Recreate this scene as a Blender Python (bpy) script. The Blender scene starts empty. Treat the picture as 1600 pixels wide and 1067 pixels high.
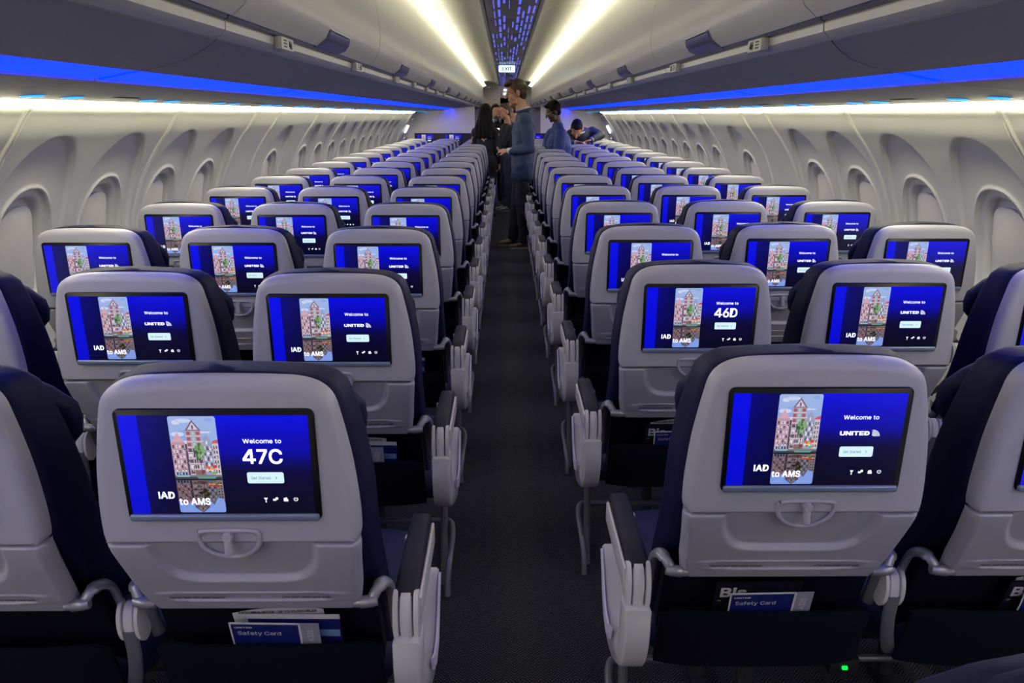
import bpy, bmesh, math, random
from mathutils import Vector, Matrix, noise
random.seed(7)
SC = bpy.context.scene
COL = SC.collection
PI = math.pi
# ------------------------------------------------------------------ camera
cam_d = bpy.data.cameras.new('camera'); cam = bpy.data.objects.new('camera', cam_d); COL.objects.link(cam)
cam_d.sensor_width = 36.0; cam_d.lens = 1150.8/1600*36.0
cam_d.clip_start = .02; cam_d.clip_end = 100
TH, YAW, ROLL = math.radians(17.116), math.radians(-.516), math.radians(.109)
cam.location = (0, 0, 1.47)
cam.matrix_world = Matrix.Translation((0, 0, 1.47)) @ Matrix.Rotation(YAW, 4, 'Z') @ Matrix.Rotation(PI/2-TH, 4, 'X') @ Matrix.Rotation(ROLL, 4, 'Z')
SC.camera = cam
# ------------------------------------------------------------------ world, exposure, light levels
w = bpy.data.worlds.new('world'); SC.world = w; w.use_nodes = True
w.node_tree.nodes['Background'].inputs[0].default_value = (.02, .025, .05, 1)
w.node_tree.nodes['Background'].inputs[1].default_value = .3
SC.view_settings.view_transform = 'Standard'; SC.view_settings.look = 'None'
SC.view_settings.exposure = 0.0; SC.view_settings.gamma = 1.0
SC.cycles.use_denoising = True
SC.cycles.max_bounces = 8; SC.cycles.diffuse_bounces = 5
L_WALL = 34.0       # cove strip above the windows
L_CEIL = 4.8       # cove strip beside the ceiling
L_BLUE = 7.0       # blue strip under the bins
L_PANEL = 1.0      # blue dashes of the centre ceiling panel
WARM = (1.0, .94, .60)

# ------------------------------------------------------------------ helpers
def lin(c):
    c = c/255.0
    return c/12.92 if c <= .04045 else ((c+.055)/1.055)**2.4
def S(r, g, b): return (lin(r), lin(g), lin(b))

def mat(name, col, rough=.5, metal=0.0, var=.06, vscale=30, bump=0.0, bscale=400, emit=None, estr=1.0, spec=.5, sheen=0):
    m = bpy.data.materials.new(name); m.use_nodes = True
    nt = m.node_tree; N = nt.nodes; Lk = nt.links
    b = N['Principled BSDF']
    b.inputs['Roughness'].default_value = rough; b.inputs['Metallic'].default_value = metal
    b.inputs['Specular IOR Level'].default_value = spec
    tc = N.new('ShaderNodeTexCoord')
    nz = N.new('ShaderNodeTexNoise'); nz.inputs['Scale'].default_value = vscale; nz.inputs['Detail'].default_value = 3
    Lk.new(tc.outputs['Object'], nz.inputs['Vector'])
    mx = N.new('ShaderNodeMix'); mx.data_type = 'RGBA'
    mx.inputs[6].default_value = (*[c*(1-var) for c in col], 1); mx.inputs[7].default_value = (*[min(1, c*(1+var)) for c in col], 1)
    Lk.new(nz.outputs['Fac'], mx.inputs[0]); Lk.new(mx.outputs[2], b.inputs['Base Color'])
    if sheen: b.inputs['Sheen Weight'].default_value = sheen
    if bump:
        n2 = N.new('ShaderNodeTexNoise'); n2.inputs['Scale'].default_value = bscale; n2.inputs['Detail'].default_value = 4
        Lk.new(tc.outputs['Object'], n2.inputs['Vector'])
        bp = N.new('ShaderNodeBump'); bp.inputs['Strength'].default_value = bump; bp.inputs['Distance'].default_value = .002
        Lk.new(n2.outputs['Fac'], bp.inputs['Height']); Lk.new(bp.outputs[0], b.inputs['Normal'])
    if emit:
        b.inputs['Emission Color'].default_value = (*emit, 1); b.inputs['Emission Strength'].default_value = estr
    return m

M = {}
M['shell'] = mat('shell_plastic', (.315, .312, .385), .42, var=.02, bump=.05, bscale=900)
M['leather'] = mat('navy_leather', (.0048, .005, .036), .55, var=.15, bump=.25, bscale=500, spec=.14)
M['leather_seat'] = mat('navy_leather_seat', (.014, .016, .07), .55, var=.15, bump=.25, bscale=500, spec=.25)
M['pad'] = mat('armrest_pad', (.014, .014, .032), .5, var=.08, bump=.1, bscale=700, spec=.22)
M['rim'] = mat('armrest_plastic', (.52, .51, .56), .38, var=.02)
M['inlay'] = mat('armrest_inlay', (.62, .60, .80), .4, var=.02)
M['silver'] = mat('silver_metal', (.27, .27, .32), .38, .5, var=.04)
M['tube'] = mat('grey_tube', (.16, .16, .2), .4, .4, var=.05)
M['black'] = mat('black_plastic', (.004, .004, .006), .35, var=.1, spec=.2)
M['pocket'] = mat('pocket_leather', (.0025, .003, .010), .6, var=.2, bump=.2, spec=.15)
M['frame_dark'] = mat('dark_frame', (.010, .011, .018), .6, var=.2)
M['strip'] = mat('screen_lower_strip', (.14, .18, .30), .3, .2, var=.05)
M['wall'] = mat('wall_panel', (.60, .60, .58), .45, var=.015, vscale=6)
M['shade'] = mat('window_shade', (.62, .61, .58), .5, var=.02, vscale=12)
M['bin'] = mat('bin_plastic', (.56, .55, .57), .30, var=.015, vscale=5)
M['under'] = mat('shaded_bin_underside', (.24, .24, .30), .5, var=.02, vscale=5)  # bin plastic with the dimness below the bins put into its colour
M['rail'] = mat('bin_rail', (.42, .42, .45), .35, .2, var=.03)
M['groove'] = mat('bin_groove', (.05, .05, .11), .35, .2, var=.05)
M['ceil'] = mat('ceiling_panel', (.78, .77, .68), .5, var=.015, vscale=5)
M['dark'] = mat('dark_gap', (.012, .012, .018), .7, var=.1)
M['cream'] = mat('bulkhead_laminate', (.80, .74, .66), .5, var=.02, vscale=4)
M['latch'] = mat('latch_metal', (.14, .14, .24), .3, .6, var=.05)
M['ink'] = mat('dark_ink', (.02, .02, .04), .5, var=.05)
M['plate'] = mat('row_plate', (.5, .5, .5), .4, var=.02)
M['cardblue'] = mat('card_blue', (.008, .014, .13), .3, var=.05)
M['cardwhite'] = mat('card_white', (.55, .55, .60), .35, var=.04)
M['cardgrey'] = mat('card_grey', (.25, .25, .33), .35, var=.08)
M['cardblack'] = mat('card_black', (.008, .008, .02), .35, var=.05)
M['cardsky'] = mat('card_sky', (.14, .25, .45), .35, var=.2)
M['skin'] = mat('light_skin', (.44, .22, .15), .5, var=.08)
M['skin_tan'] = mat('tan_skin', (.40, .20, .12), .5, var=.08)
M['skin_dark'] = mat('dark_skin', (.09, .045, .03), .5, var=.1)
M['hair_brown'] = mat('brown_hair', (.05, .028, .015), .5, var=.4, vscale=120, bump=.6, bscale=250)
M['hair_black'] = mat('black_hair', (.005, .0045, .005), .7, spec=.15, var=.4, vscale=120, bump=.6, bscale=250)
M['suit'] = mat('navy_suit', (.022, .036, .095), .75, var=.1, bump=.3, bscale=300)
M['suit_blue'] = mat('blue_jacket', (.022, .04, .16), .75, var=.1, bump=.3, bscale=300)
M['suit_grey'] = mat('charcoal_jacket', (.035, .045, .07), .75, var=.1, bump=.3, bscale=300)
M['trousers'] = mat('dark_trousers', (.008, .009, .02), .8, var=.1, bump=.3, bscale=300)
M['jeans'] = mat('blue_jeans', (.02, .028, .06), .8, var=.2, bump=.3, bscale=300)
M['blackcloth'] = mat('black_cloth', (.006, .006, .009), .85, var=.1, bump=.3, bscale=300)
M['shirt'] = mat('white_shirt', (.5, .5, .5), .7, var=.03)
M['shoe_brown'] = mat('brown_leather_shoe', (.09, .045, .03), .4, var=.15)
M['sole'] = mat('shoe_sole', (.22, .19, .17), .6, var=.05)
M['sneaker'] = mat('grey_sneaker', (.22, .22, .23), .7, var=.15)
M['camera_black'] = mat('camera_body', (.012, .012, .014), .35, var=.1)
M['steel'] = mat('door_steel', (.6, .62, .62), .25, .6, var=.05)

def emis(name, col, strength, face=.02):
    m = mat(name, tuple(.05+.2*c for c in col) if face else (0, 0, 0), .5, var=.01, emit=col, estr=strength, spec=.1); return m
M['e_wall'] = emis('wall_light_diffuser', WARM, L_WALL)
M['e_ceil'] = emis('ceiling_light_diffuser', (1, .93, .60), L_CEIL)
M['e_blue'] = emis('blue_light_diffuser', (.0, .010, 1.0), L_BLUE, 0)
M['e_cyan'] = emis('reading_light_ring', (.0, .34, 1.0), 1.6)
M['e_green'] = emis('green_led', (.0, 1.0, .05), 1.5)
M['e_sign'] = emis('sign_face', (.62, .95, 1.0), 1.6)
M['e_white'] = emis('white_glow', (.9, .95, 1.0), 2.0)
M['e_text'] = emis('screen_white', (.9, .92, 1.0), .95)

# carpet: small herringbone
def carpet():
    m = bpy.data.materials.new('herringbone_carpet'); m.use_nodes = True
    nt = m.node_tree; N = nt.nodes; Lk = nt.links; b = N['Principled BSDF']; b.inputs['Roughness'].default_value = .95
    b.inputs['Specular IOR Level'].default_value = .15
    tc = N.new('ShaderNodeTexCoord'); sp = N.new('ShaderNodeSeparateXYZ'); Lk.new(tc.outputs['Object'], sp.inputs[0])
    def mth(op, a, bb=None):
        n = N.new('ShaderNodeMath'); n.operation = op
        for i, v in enumerate((a, bb)):
            if v is None: continue
            if isinstance(v, (int, float)): n.inputs[i].default_value = v
            else: Lk.new(v, n.inputs[i])
        return n.outputs[0]
    tri = mth('PINGPONG', sp.outputs[0], .024)
    yy = mth('ADD', sp.outputs[1], mth('MULTIPLY', tri, 1.0))
    st = mth('FRACT', mth('MULTIPLY', yy, 95.0))
    st = mth('SUBTRACT', 1.0, mth('ABSOLUTE', mth('SUBTRACT', mth('MULTIPLY', st, 2.0), 1.0)))
    nz = N.new('ShaderNodeTexNoise'); nz.inputs['Scale'].default_value = 330; nz.inputs['Detail'].default_value = 2; Lk.new(tc.outputs['Object'], nz.inputs['Vector'])
    nn = mth('MULTIPLY', mth('SUBTRACT', nz.outputs['Fac'], .38), 3.2)
    f = mth('MULTIPLY', mth('POWER', st, 2.0), nn)
    cr = N.new('ShaderNodeMix'); cr.data_type = 'RGBA'; cr.clamp_factor = True
    cr.inputs[6].default_value = (.012, .013, .019, 1); cr.inputs[7].default_value = (.19, .19, .26, 1)
    Lk.new(f, cr.inputs[0]); Lk.new(cr.outputs[2], b.inputs['Base Color'])
    bp = N.new('ShaderNodeBump'); bp.inputs['Strength'].default_value = .5; bp.inputs['Distance'].default_value = .003
    Lk.new(st, bp.inputs['Height']); Lk.new(bp.outputs[0], b.inputs['Normal'])
    return m
M['carpet'] = carpet()

# picture-like emissive surface whose colours are the content shown by a lit screen
def screen_mat():
    m = bpy.data.materials.new('screen_content'); m.use_nodes = True
    nt = m.node_tree; N = nt.nodes; b = N['Principled BSDF']
    b.inputs['Base Color'].default_value = (.005, .005, .008, 1); b.inputs['Roughness'].default_value = .25
    a = N.new('ShaderNodeAttribute'); a.attribute_name = 'Col'
    nt.links.new(a.outputs['Color'], b.inputs['Emission Color']); b.inputs['Emission Strength'].default_value = 1.0
    return m
M['screen'] = screen_mat()

# centre ceiling panel: grey metal with rows of lit blue slots
def slot_mat():
    m = bpy.data.materials.new('slotted_ceiling_panel'); m.use_nodes = True
    nt = m.node_tree; N = nt.nodes; Lk = nt.links; b = N['Principled BSDF']
    b.inputs['Base Color'].default_value = (.38, .36, .38, 1); b.inputs['Roughness'].default_value = .45
    tc = N.new('ShaderNodeTexCoord'); sp = N.new('ShaderNodeSeparateXYZ'); Lk.new(tc.outputs['Object'], sp.inputs[0])
    def mth(op, a, bb=None):
        n = N.new('ShaderNodeMath'); n.operation = op
        for i, v in enumerate((a, bb)):
            if v is None: continue
            if isinstance(v, (int, float)): n.inputs[i].default_value = v
            else: Lk.new(v, n.inputs[i])
        return n.outputs[0]
    u = mth('MULTIPLY', mth('ADD', sp.outputs[0], .16), 10/.32)
    ci = mth('FLOOR', u); cf = mth('FRACT', u)
    wn = N.new('ShaderNodeTexWhiteNoise'); wn.noise_dimensions = '1D'; Lk.new(ci, wn.inputs['W'])
    v = mth('ADD', mth('MULTIPLY', sp.outputs[1], 2.1), mth('MULTIPLY', wn.outputs['Value'], 7.0))
    vi = mth('FLOOR', v); vf = mth('FRACT', v)
    w2 = N.new('ShaderNodeTexWhiteNoise'); w2.noise_dimensions = '2D'
    cb = N.new('ShaderNodeCombineXYZ'); Lk.new(ci, cb.inputs[0]); Lk.new(vi, cb.inputs[1]); Lk.new(cb.outputs[0], w2.inputs['Vector'])
    a1 = mth('LESS_THAN', mth('ABSOLUTE', mth('SUBTRACT', cf, .5)), mth('MULTIPLY', mth('ADD', wn.outputs['Value'], .35), .20))
    a2 = mth('LESS_THAN', vf, .74)
    a3 = mth('GREATER_THAN', w2.outputs['Value'], .34)
    f = mth('MULTIPLY', mth('MULTIPLY', a1, a2), a3)
    b.inputs['Emission Color'].default_value = (.09, .12, 1, 1)
    Lk.new(mth('MULTIPLY', f, L_PANEL), b.inputs['Emission Strength'])
    return m
M['slots'] = slot_mat()

class MB:
    def __init__(s): s.v = []; s.f = []
    def add(s, vs, fs):
        o = len(s.v); s.v += [tuple(p) for p in vs]; s.f += [tuple(i+o for i in f) for f in fs]
    def loft(s, rings, cap0=True, cap1=True, closed=True):
        n = len(rings[0]); vs = [p for r in rings for p in r]; fs = []
        for i in range(len(rings)-1):
            for j in range(n if closed else n-1):
                a = i*n+j; b = i*n+(j+1) % n
                fs.append((a, b, b+n, a+n))
        if cap0: fs.append(tuple(reversed(range(n))))
        if cap1: fs.append(tuple((len(rings)-1)*n+j for j in range(n)))
        s.add(vs, fs)
    def tube(s, pts, r, n=10, cap=True, flat=1.0):
        pts = [Vector(p) for p in pts]; rings = []
        rr = r if isinstance(r, (list, tuple)) else [r]*len(pts)
        up = None
        for i, p in enumerate(pts):
            t = (pts[min(i+1, len(pts)-1)]-pts[max(i-1, 0)]).normalized()
            if up is None:
                up = Vector((1, 0, 0)) if abs(t.x) < .9 else Vector((0, 0, 1))
            a = (up-t*up.dot(t)).normalized(); b = t.cross(a); up = a
            rings.append([p+(a*math.cos(k*2*PI/n)+b*math.sin(k*2*PI/n)*flat)*rr[i] for k in range(n)])
        s.loft(rings, cap, cap)
    def cyl(s, c, axis, r, h, n=20, bev=.15):
        c = Vector(c); ax = Vector(axis).normalized(); q = []
        for t, k in ((-.5, 1-bev), (-.5+.12, 1), (.5-.12, 1), (.5, 1-bev)):
            q.append((c+ax*h*t, r*k))
        s.tube([a for a, b in q], [b for a, b in q], n)
    def rbox(s, c, size, r=.005, seg=2, rot=None):
        bm = bmesh.new(); bmesh.ops.create_cube(bm, size=1)
        for v in bm.verts: v.co = Vector((v.co.x*size[0], v.co.y*size[1], v.co.z*size[2]))
        r = min(r, min(size)*.49)
        if r > 0: bmesh.ops.bevel(bm, geom=list(bm.edges), offset=r, segments=seg, affect='EDGES', profile=.5)
        if rot: bmesh.ops.rotate(bm, verts=bm.verts, cent=(0, 0, 0), matrix=rot)
        bm.verts.index_update()
        s.add([v.co+Vector(c) for v in bm.verts], [[v.index for v in f.verts] for f in bm.faces]); bm.free()
    def ell(s, c, r, n=16, m=10, rot=None):
        rings = []
        for i in range(m+1):
            th = PI*i/m; th = min(max(th, .03), PI-.03)
            ring = []
            for j in range(n):
                p = Vector((r[0]*math.sin(th)*math.cos(j*2*PI/n), r[1]*math.sin(th)*math.sin(j*2*PI/n), r[2]*math.cos(th)))
                if rot: p = rot @ p
                ring.append(p+Vector(c))
            rings.append(ring)
        s.loft(rings)
    def build(s, name, m, parent=None, smooth=True, ang=35, loc=None):
        me = bpy.data.meshes.new(name); me.from_pydata(s.v, [], s.f); me.update()
        bm = bmesh.new(); bm.from_mesh(me); bmesh.ops.recalc_face_normals(bm, faces=bm.faces); bm.to_mesh(me); bm.free()
        return mesh_obj(name, me, m, parent, smooth, ang, loc)
def mesh_obj(name, me, m, parent=None, smooth=True, ang=35, loc=None):
    if m is not None:
        if isinstance(m, str): m = M[m]
        me.materials.append(m)
    if smooth:
        me.polygons.foreach_set('use_smooth', [True]*len(me.polygons)); me.set_sharp_from_angle(angle=math.radians(ang))
    o = bpy.data.objects.new(name, me); COL.objects.link(o)
    if parent is not None: o.parent = parent
    if loc: o.location = loc
    return o
def tag(o, label=None, cat=None, group=None, kind=None):
    if label: o['label'] = label
    if cat: o['category'] = cat
    if group: o['group'] = group
    if kind: o['kind'] = kind
    return o
def empty(name, loc=(0, 0, 0), rz=0):
    o = bpy.data.objects.new(name, None); o.empty_display_size = .1; COL.objects.link(o); o.location = loc; o.rotation_euler = (0, 0, rz); return o
def kids(o): return list(CH.get(o.name, []))
def copy_tree(o, parent=None, skip=()):
    c = o.copy(); COL.objects.link(c)
    if parent is not None: c.parent = parent
    for ch in o.children:
        if ch.name.split('.')[0] in skip: continue
        copy_tree(ch, c, skip)
    return c
FONT = None
try:
    FONT = bpy.data.fonts.load(bpy.utils.system_resource('DATAFILES', path='fonts')+'/Inter.woff2')
except Exception:
    FONT = None
GLY = {}
def glyph(ch):
    """outline faces of one letter, unit font size, left edge at x = 0"""
    if ch in GLY: return GLY[ch]
    cu = bpy.data.curves.new('t', 'FONT')
    if FONT: cu.font = FONT
    cu.body = ch; cu.size = 1.0; cu.resolution_u = 3
    o = bpy.data.objects.new('t', cu); COL.objects.link(o)
    me = bpy.data.meshes.new_from_object(o.evaluated_get(bpy.context.evaluated_depsgraph_get()))
    vs = [(v.co.x, v.co.y) for v in me.vertices]; fs = [tuple(p.vertices) for p in me.polygons]
    bpy.data.objects.remove(o); bpy.data.curves.remove(cu); bpy.data.meshes.remove(me)
    x0 = min(v[0] for v in vs); x1 = max(v[0] for v in vs)
    GLY[ch] = ([(x-x0, y) for x, y in vs], fs, x1-x0); return GLY[ch]
def text_geo(body, size, bold=0.0, spacing=1.0, wide=1.0, fit=None, fh=None):
    """fit = wanted width, fh = wanted height of the whole line"""
    capv = glyph('H'); ch_ = max(v[1] for v in capv[0]); em = ch_/.727
    pts = []; fcs = []; x = 0; b = bold/size*.9
    sp = em*.085*spacing+b*1.2
    offs = [(0, 0)] if b == 0 else [(0, 0), (b, b), (-b, b), (b, -b), (-b, -b), (b, 0), (-b, 0), (0, b), (0, -b)]
    for c in body:
        if c == ' ': x += em*.26; continue
        if c == '4':
            P4 = [[(.03, .21), (.86, .21), (.86, .33), (.03, .33)], [(.55, 0), (.68, 0), (.68, 1), (.55, 1)], [(.03, .33), (.18, .33), (.66, 1.0), (.50, 1.0)]]
            gv = []; gf = []
            for q in P4: gf.append(tuple(range(len(gv), len(gv)+4))); gv += [(a_*ch_, b_*ch_) for a_, b_ in q]
            g = (gv, gf, .86*ch_)
        elif c == 'I': g = ([(0, 0), (em*.095, 0), (em*.095, ch_), (0, ch_)], [(0, 1, 2, 3)], em*.095)
        else: g = glyph(c)
        for dx, dy in offs:
            o = len(pts); pts += [(x+vx+dx, vy+dy) for vx, vy in g[0]]; fcs += [tuple(i+o for i in f) for f in g[1]]
        x += g[2]+sp
    xs = [p[0] for p in pts]; ys = [p[1] for p in pts]; mx = (min(xs)+max(xs))/2; my = (min(ys)+max(ys))/2
    kx = size*wide; ky = size
    if fit: kx = fit/(max(xs)-min(xs)); ky = kx/wide
    if fh: ky = fh/(max(ys)-min(ys))
    return [((px-mx)*kx, (py-my)*ky, 0) for px, py in pts], fcs
def put_text(mb, body, size, at, xdir=(1, 0, 0), ydir=(0, 0, 1), **k):
    vs, fs = text_geo(body, size, **k); a = Vector(at); X = Vector(xdir); Y = Vector(ydir); Z = X.cross(Y)
    mb.add([a+X*v[0]+Y*v[1]+Z*v[2] for v in vs], fs)
def smooth01(t): t = max(0, min(1, t)); return t*t*(3-2*t)
def lerp_tab(tab, z):
    # tab sorted ascending by first
    if z <= tab[0][0]: return tab[0][1:]
    for a, b in zip(tab, tab[1:]):
        if z <= b[0]:
            t = (z-a[0])/(b[0]-a[0]); return tuple(p+(q-p)*t for p, q in zip(a[1:], b[1:]))
    return tab[-1][1:]
def spline(pts, n=6):
    out = []; P = [Vector(p) for p in pts]
    for i in range(len(P)-1):
        p0 = P[max(i-1, 0)]; p1 = P[i]; p2 = P[i+1]; p3 = P[min(i+2, len(P)-1)]
        for k in range(n):
            t = k/n
            out.append(.5*((2*p1)+(p2-p0)*t+(2*p0-5*p1+4*p2-p3)*t*t+(3*p1-p0-3*p2+p3)*t**3))
    out.append(P[-1]); return out

# ------------------------------------------------------------------ cabin layout
CX = .04
PROF = [(0.0, 1.90), (.4, 1.97), (.7, 1.99), (.9, 1.98), (1.03, 1.95), (1.19, 1.88), (1.32, 1.795), (1.395, 1.735), (1.46, 1.69), (1.49, 1.665)]
PR = [Vector((h, z)) for z, h in PROF]
PRS = [Vector((p.x, p.y)) for p in spline([(h, z, 0) for z, h in PROF], 8)]
arc = [0]
for a, b in zip(PRS, PRS[1:]): arc.append(arc[-1]+(b-a).length)
def prof_at(s):
    for i in range(len(arc)-1):
        if s <= arc[i+1]:
            t = (s-arc[i])/(arc[i+1]-arc[i]); p = PRS[i].lerp(PRS[i+1], t); d = (PRS[i+1]-PRS[i]).normalized(); return p, Vector((d.y, -d.x))
    d = (PRS[-1]-PRS[-2]).normalized(); return PRS[-1].copy(), Vector((d.y, -d.x))
ATOT = arc[-1]
def sell(dy, dz, a, b, n=2.4): return (abs(dy/a)**n+abs(dz/b)**n)**(1/n)
def wall_depth(y, z, wins, L):
    d = 0
    for yc in wins:
        dy = y-yc
        e = sell(dy*(1 if z < 1.15 else 1.0), z-.98, .262, .41, 2.3)
        if z > .6:
            k = smooth01((1-e)/.065)
            fade = smooth01((z-.62)/.3)
            d = max(d, .026*k*fade*(.55+.45*smooth01((z-.95)/.4)))
        e2 = sell(dy, z-.91, .192, .272, 2.3)
        base = .012*smooth01((1-e2)/.05)
        bead = -.009*math.exp(-((e2-1.0)/.030)**2)
        e3 = sell(dy, z-.91, .125, .205, 2.6)
        hole = .034*smooth01((1.16-e3)/.16)
        d += base*(1 if z < 1.2 else 1)+bead+hole
    for ye in (0, L):
        t = abs(y-ye)
        d += -.008*math.exp(-((t-.010)/.0055)**2) + (.010*smooth01((.004-t)/.004))
    return d
def wall_mesh(L, wins, ny, ns):
    vs = []; fs = []
    ys = sorted(set([round(L*i/ny, 5) for i in range(ny+1)]+[round(.002*k, 5) for k in range(18)]+[round(L-.002*k, 5) for k in range(18)])); ny = len(ys)-1
    for i in range(ny+1):
        y = ys[i]
        for j in range(ns+1):
            p, nrm = prof_at(ATOT*j/ns)
            q = p+nrm*wall_depth(y, p.y, wins, L)
            vs.append((-q.x, y, q.y))
    for i in range(ny):
        for j in range(ns):
            a = i*(ns+1)+j; fs.append((a, a+1, a+ns+2, a+ns+1))
    mb = MB(); mb.add(vs, fs); me = bpy.data.meshes.new('wall'); me.from_pydata(vs, [], fs); me.update()
    me.materials.append(M['wall']); me.polygons.foreach_set('use_smooth', [True]*len(fs)); return me
def shade_mesh():
    rings = []
    n = 40
    pts = []
    for k in range(n):
        t = 2*PI*k/n; c, s_ = math.cos(t), math.sin(t)
        e = 2/2.6
        pts.append((.128*math.copysign(abs(c)**e, c), .91+.208*math.copysign(abs(s_)**e, s_)))
    def at(y, z, off):
        hw = lerp_tab([(a, b) for a, b in PROF], z)[0]
        return (-(hw+off), y, z)
    mb = MB(); mb.loft([[at(y, z, .080) for y, z in pts], [at(y, z, .051) for y, z in pts], [at(y*.96, .91+(z-.91)*.97, .049) for y, z in pts]], True, True)
    return mb
seams = [-2.19, -.98, .23, 1.44, 2.65, 3.86, 5.07, 5.59, 6.76, 7.94, 9.12, 10.30, 11.48, 12.66, 13.35]
kinds = {}
winno = 0
sh = shade_mesh()
shade_me = None
cache = {}
WINS = []
for i, (y0, y1) in enumerate(zip(seams, seams[1:])):
    L = round(y1-y0, 3)
    if abs(L-.52) < .01: wins = []
    elif y1 > 13: wins = []
    elif abs(y0-5.59) < .01: wins = [.52]
    else: wins = [L/2-.297, L/2+.293]
    key = (L, tuple(wins))
    if key not in cache: cache[key] = wall_mesh(L, wins, int(L/.0052), 260)
    for sd, nm in ((-1, 'left'), (1, 'right')):
        o = bpy.data.objects.new('wall_'+nm, cache[key]); COL.objects.link(o)
        o.location = (CX, y0, 0); o.scale = (-sd, 1, 1); tag(o, kind='structure')
        for wy in wins:
            winno += 1
            if shade_me is None:
                w0 = sh.build('window', 'shade'); shade_me = w0.data; bpy.data.objects.remove(w0)
            wo = bpy.data.objects.new('window_%d' % winno, shade_me); COL.objects.link(wo)
            wo.location = (CX, y0+wy, 0); wo.scale = (-sd, 1, 1); tag(wo, kind='structure')
# floor
mb = MB(); mb.add([(-1.9, -2.4, 0), (1.98, -2.4, 0), (1.98, 22, 0), (-1.9, 22, 0), (-1.9, -2.4, -.05), (1.98, -2.4, -.05), (1.98, 22, -.05), (-1.9, 22, -.05)],
               [(0, 1, 2, 3), (4, 7, 6, 5), (0, 4, 5, 1), (1, 5, 6, 2), (2, 6, 7, 3), (3, 7, 4, 0)])
tag(mb.build('floor', 'carpet', smooth=False), kind='structure')
# back wall behind the camera
mb = MB(); mb.rbox((CX, -2.3, 1.1), (4.2, .06, 2.4), .005); tag(mb.build('wall_back', 'cream'), kind='structure')

def sweep(prof, y0, y1, thick=.008, skew=None, ny=1, closed=False):
    """profile points (x,z) from the cabin centre line swept along y and given a thickness on the side away from the cabin"""
    P = [Vector(p) for p in prof]; n = len(P); inner = []; outer = []
    for i, p in enumerate(P):
        t = (P[min(i+1, n-1)]-P[max(i-1, 0)]).normalized(); nn = Vector((-t.y, t.x))
        outer.append(p+nn*thick)
    ring = P+outer[::-1]
    mb = MB(); rings = []
    for k in range(ny+1):
        y = y0+(y1-y0)*k/ny
        rings.append([(q.x, y+(skew(abs(q.x)) if skew else 0), q.y) for q in ring])
    mb.loft(rings); return mb
def both(fn):
    for sd in (-1, 1): fn(sd)
def mir(prof, sd): return [(sd*x, z) for x, z in prof]

# ------------------------------------------------------------------ ceiling
YS = -2.3; YE = 21.9
cside = [(.20, 2.128), (.25, 2.154), (.32, 2.176), (.40, 2.188), (.48, 2.188), (.57, 2.160)]
pan = [5.6+1.0*k for k in range(-8, 17)]
pan = [-2.3]+[p for p in pan if -2.2 < p < 21.8]+[21.9]
for y0, y1 in zip(pan, pan[1:]):
    for sd in (-1, 1):
        mb = MB(); rings = []
        for k in range(13):
            q = -1+2*k/12; P_ = [(x, z+.016*abs(q)**4*smooth01((x-.2)/.1)) for x, z in cside]; ring = P_+[(x, z+.008) for x, z in reversed(P_)]
            rings.append([(sd*x, y0+.004+(y1-y0-.008)*k/12, z) for x, z in ring])
        mb.loft(rings)
        # shallow rib at the panel's end
        o = mb.build('ceiling', 'ceil', loc=(CX, 0, 0)); tag(o, kind='structure')
        mb = MB(); mb.rbox((sd*.185, (y0+y1)/2, 2.122), (.028, y1-y0-.006, .012), .004); tag(mb.build('trim_ceiling', 'ceil', loc=(CX, 0, 0)), kind='structure')
    mb = MB(); mb.rbox((0, (y0+y1)/2, 2.118), (.33, y1-y0-.006, .01), .002); tag(mb.build('ceiling', 'slots', loc=(CX, 0, 0)), kind='structure')
mb = MB(); mb.rbox((CX, (YS+YE)/2, 2.26), (4.2, YE-YS, .04), .003); tag(mb.build('ceiling', 'dark'), kind='structure')
cl0 = None
for k, (y0, y1) in enumerate(zip(pan, pan[1:])):
    if y1 > 17.7: break
    for sd in (-1, 1):
        t = empty('cove_light', (CX, (y0+y1)/2, 2.09)); h = (y1-y0)/2-.012
        mb = sweep(mir([(.486, .002), (.505, -.006), (.525, -.014), (.543, -.022)], sd), -h, h, .004*sd)
        mb.build('diffuser', 'e_ceil', t)
        mb = MB(); mb.rbox((sd*.4815, 0, .004), (.006, 2*h, .006), .002); mb.build('edge_trim', 'e_ceil', t)  # trim shares the diffuser's emission so its edge shows as a bright line
        tag(t, 'warm white cove light strip between the ceiling and the %s bins' % ('left' if sd < 0 else 'right'), 'light strip', 'ceiling cove lights on the %s' % ('left' if sd < 0 else 'right'))

# ------------------------------------------------------------------ overhead bins and underside panels
door = [(.560, 2.075), (.566, 2.02), (.562, 1.95), (.552, 1.88), (.543, 1.81), (.540, 1.76), (.546, 1.715), (.560, 1.685), (.585, 1.665)]
groove = [(.588, 1.668), (.592, 1.655), (.606, 1.650)]
rail = [(.604, 1.6495), (.599, 1.643), (.600, 1.632), (.608, 1.624), (.622, 1.6215)]
under = [(.624, 1.622), (.70, 1.616), (.80, 1.607), (.90, 1.596), (.995, 1.584)]
blue = [(1.000, 1.583), (1.04, 1.576), (1.08, 1.568), (1.12, 1.561)]
outer = [(1.125, 1.560), (1.25, 1.549), (1.40, 1.537), (1.50, 1.529), (1.585, 1.522)]
def skew(x): t = max(0, min(1, (x-.61)/.39)); return .46*math.sin(t*PI/2)**1.0 if x > .61 else 0
BP = 1.52
b_edges = [3.1+BP*k for k in range(-4, 13)]
ordn = ['nearest', 'second', 'third', 'fourth', 'fifth', 'sixth', 'seventh', 'eighth', 'ninth', 'tenth', 'eleventh', 'twelfth', 'thirteenth', 'fourteenth', 'fifteenth', 'sixteenth', 'seventeenth', 'eighteenth']
pr_o = None
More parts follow.
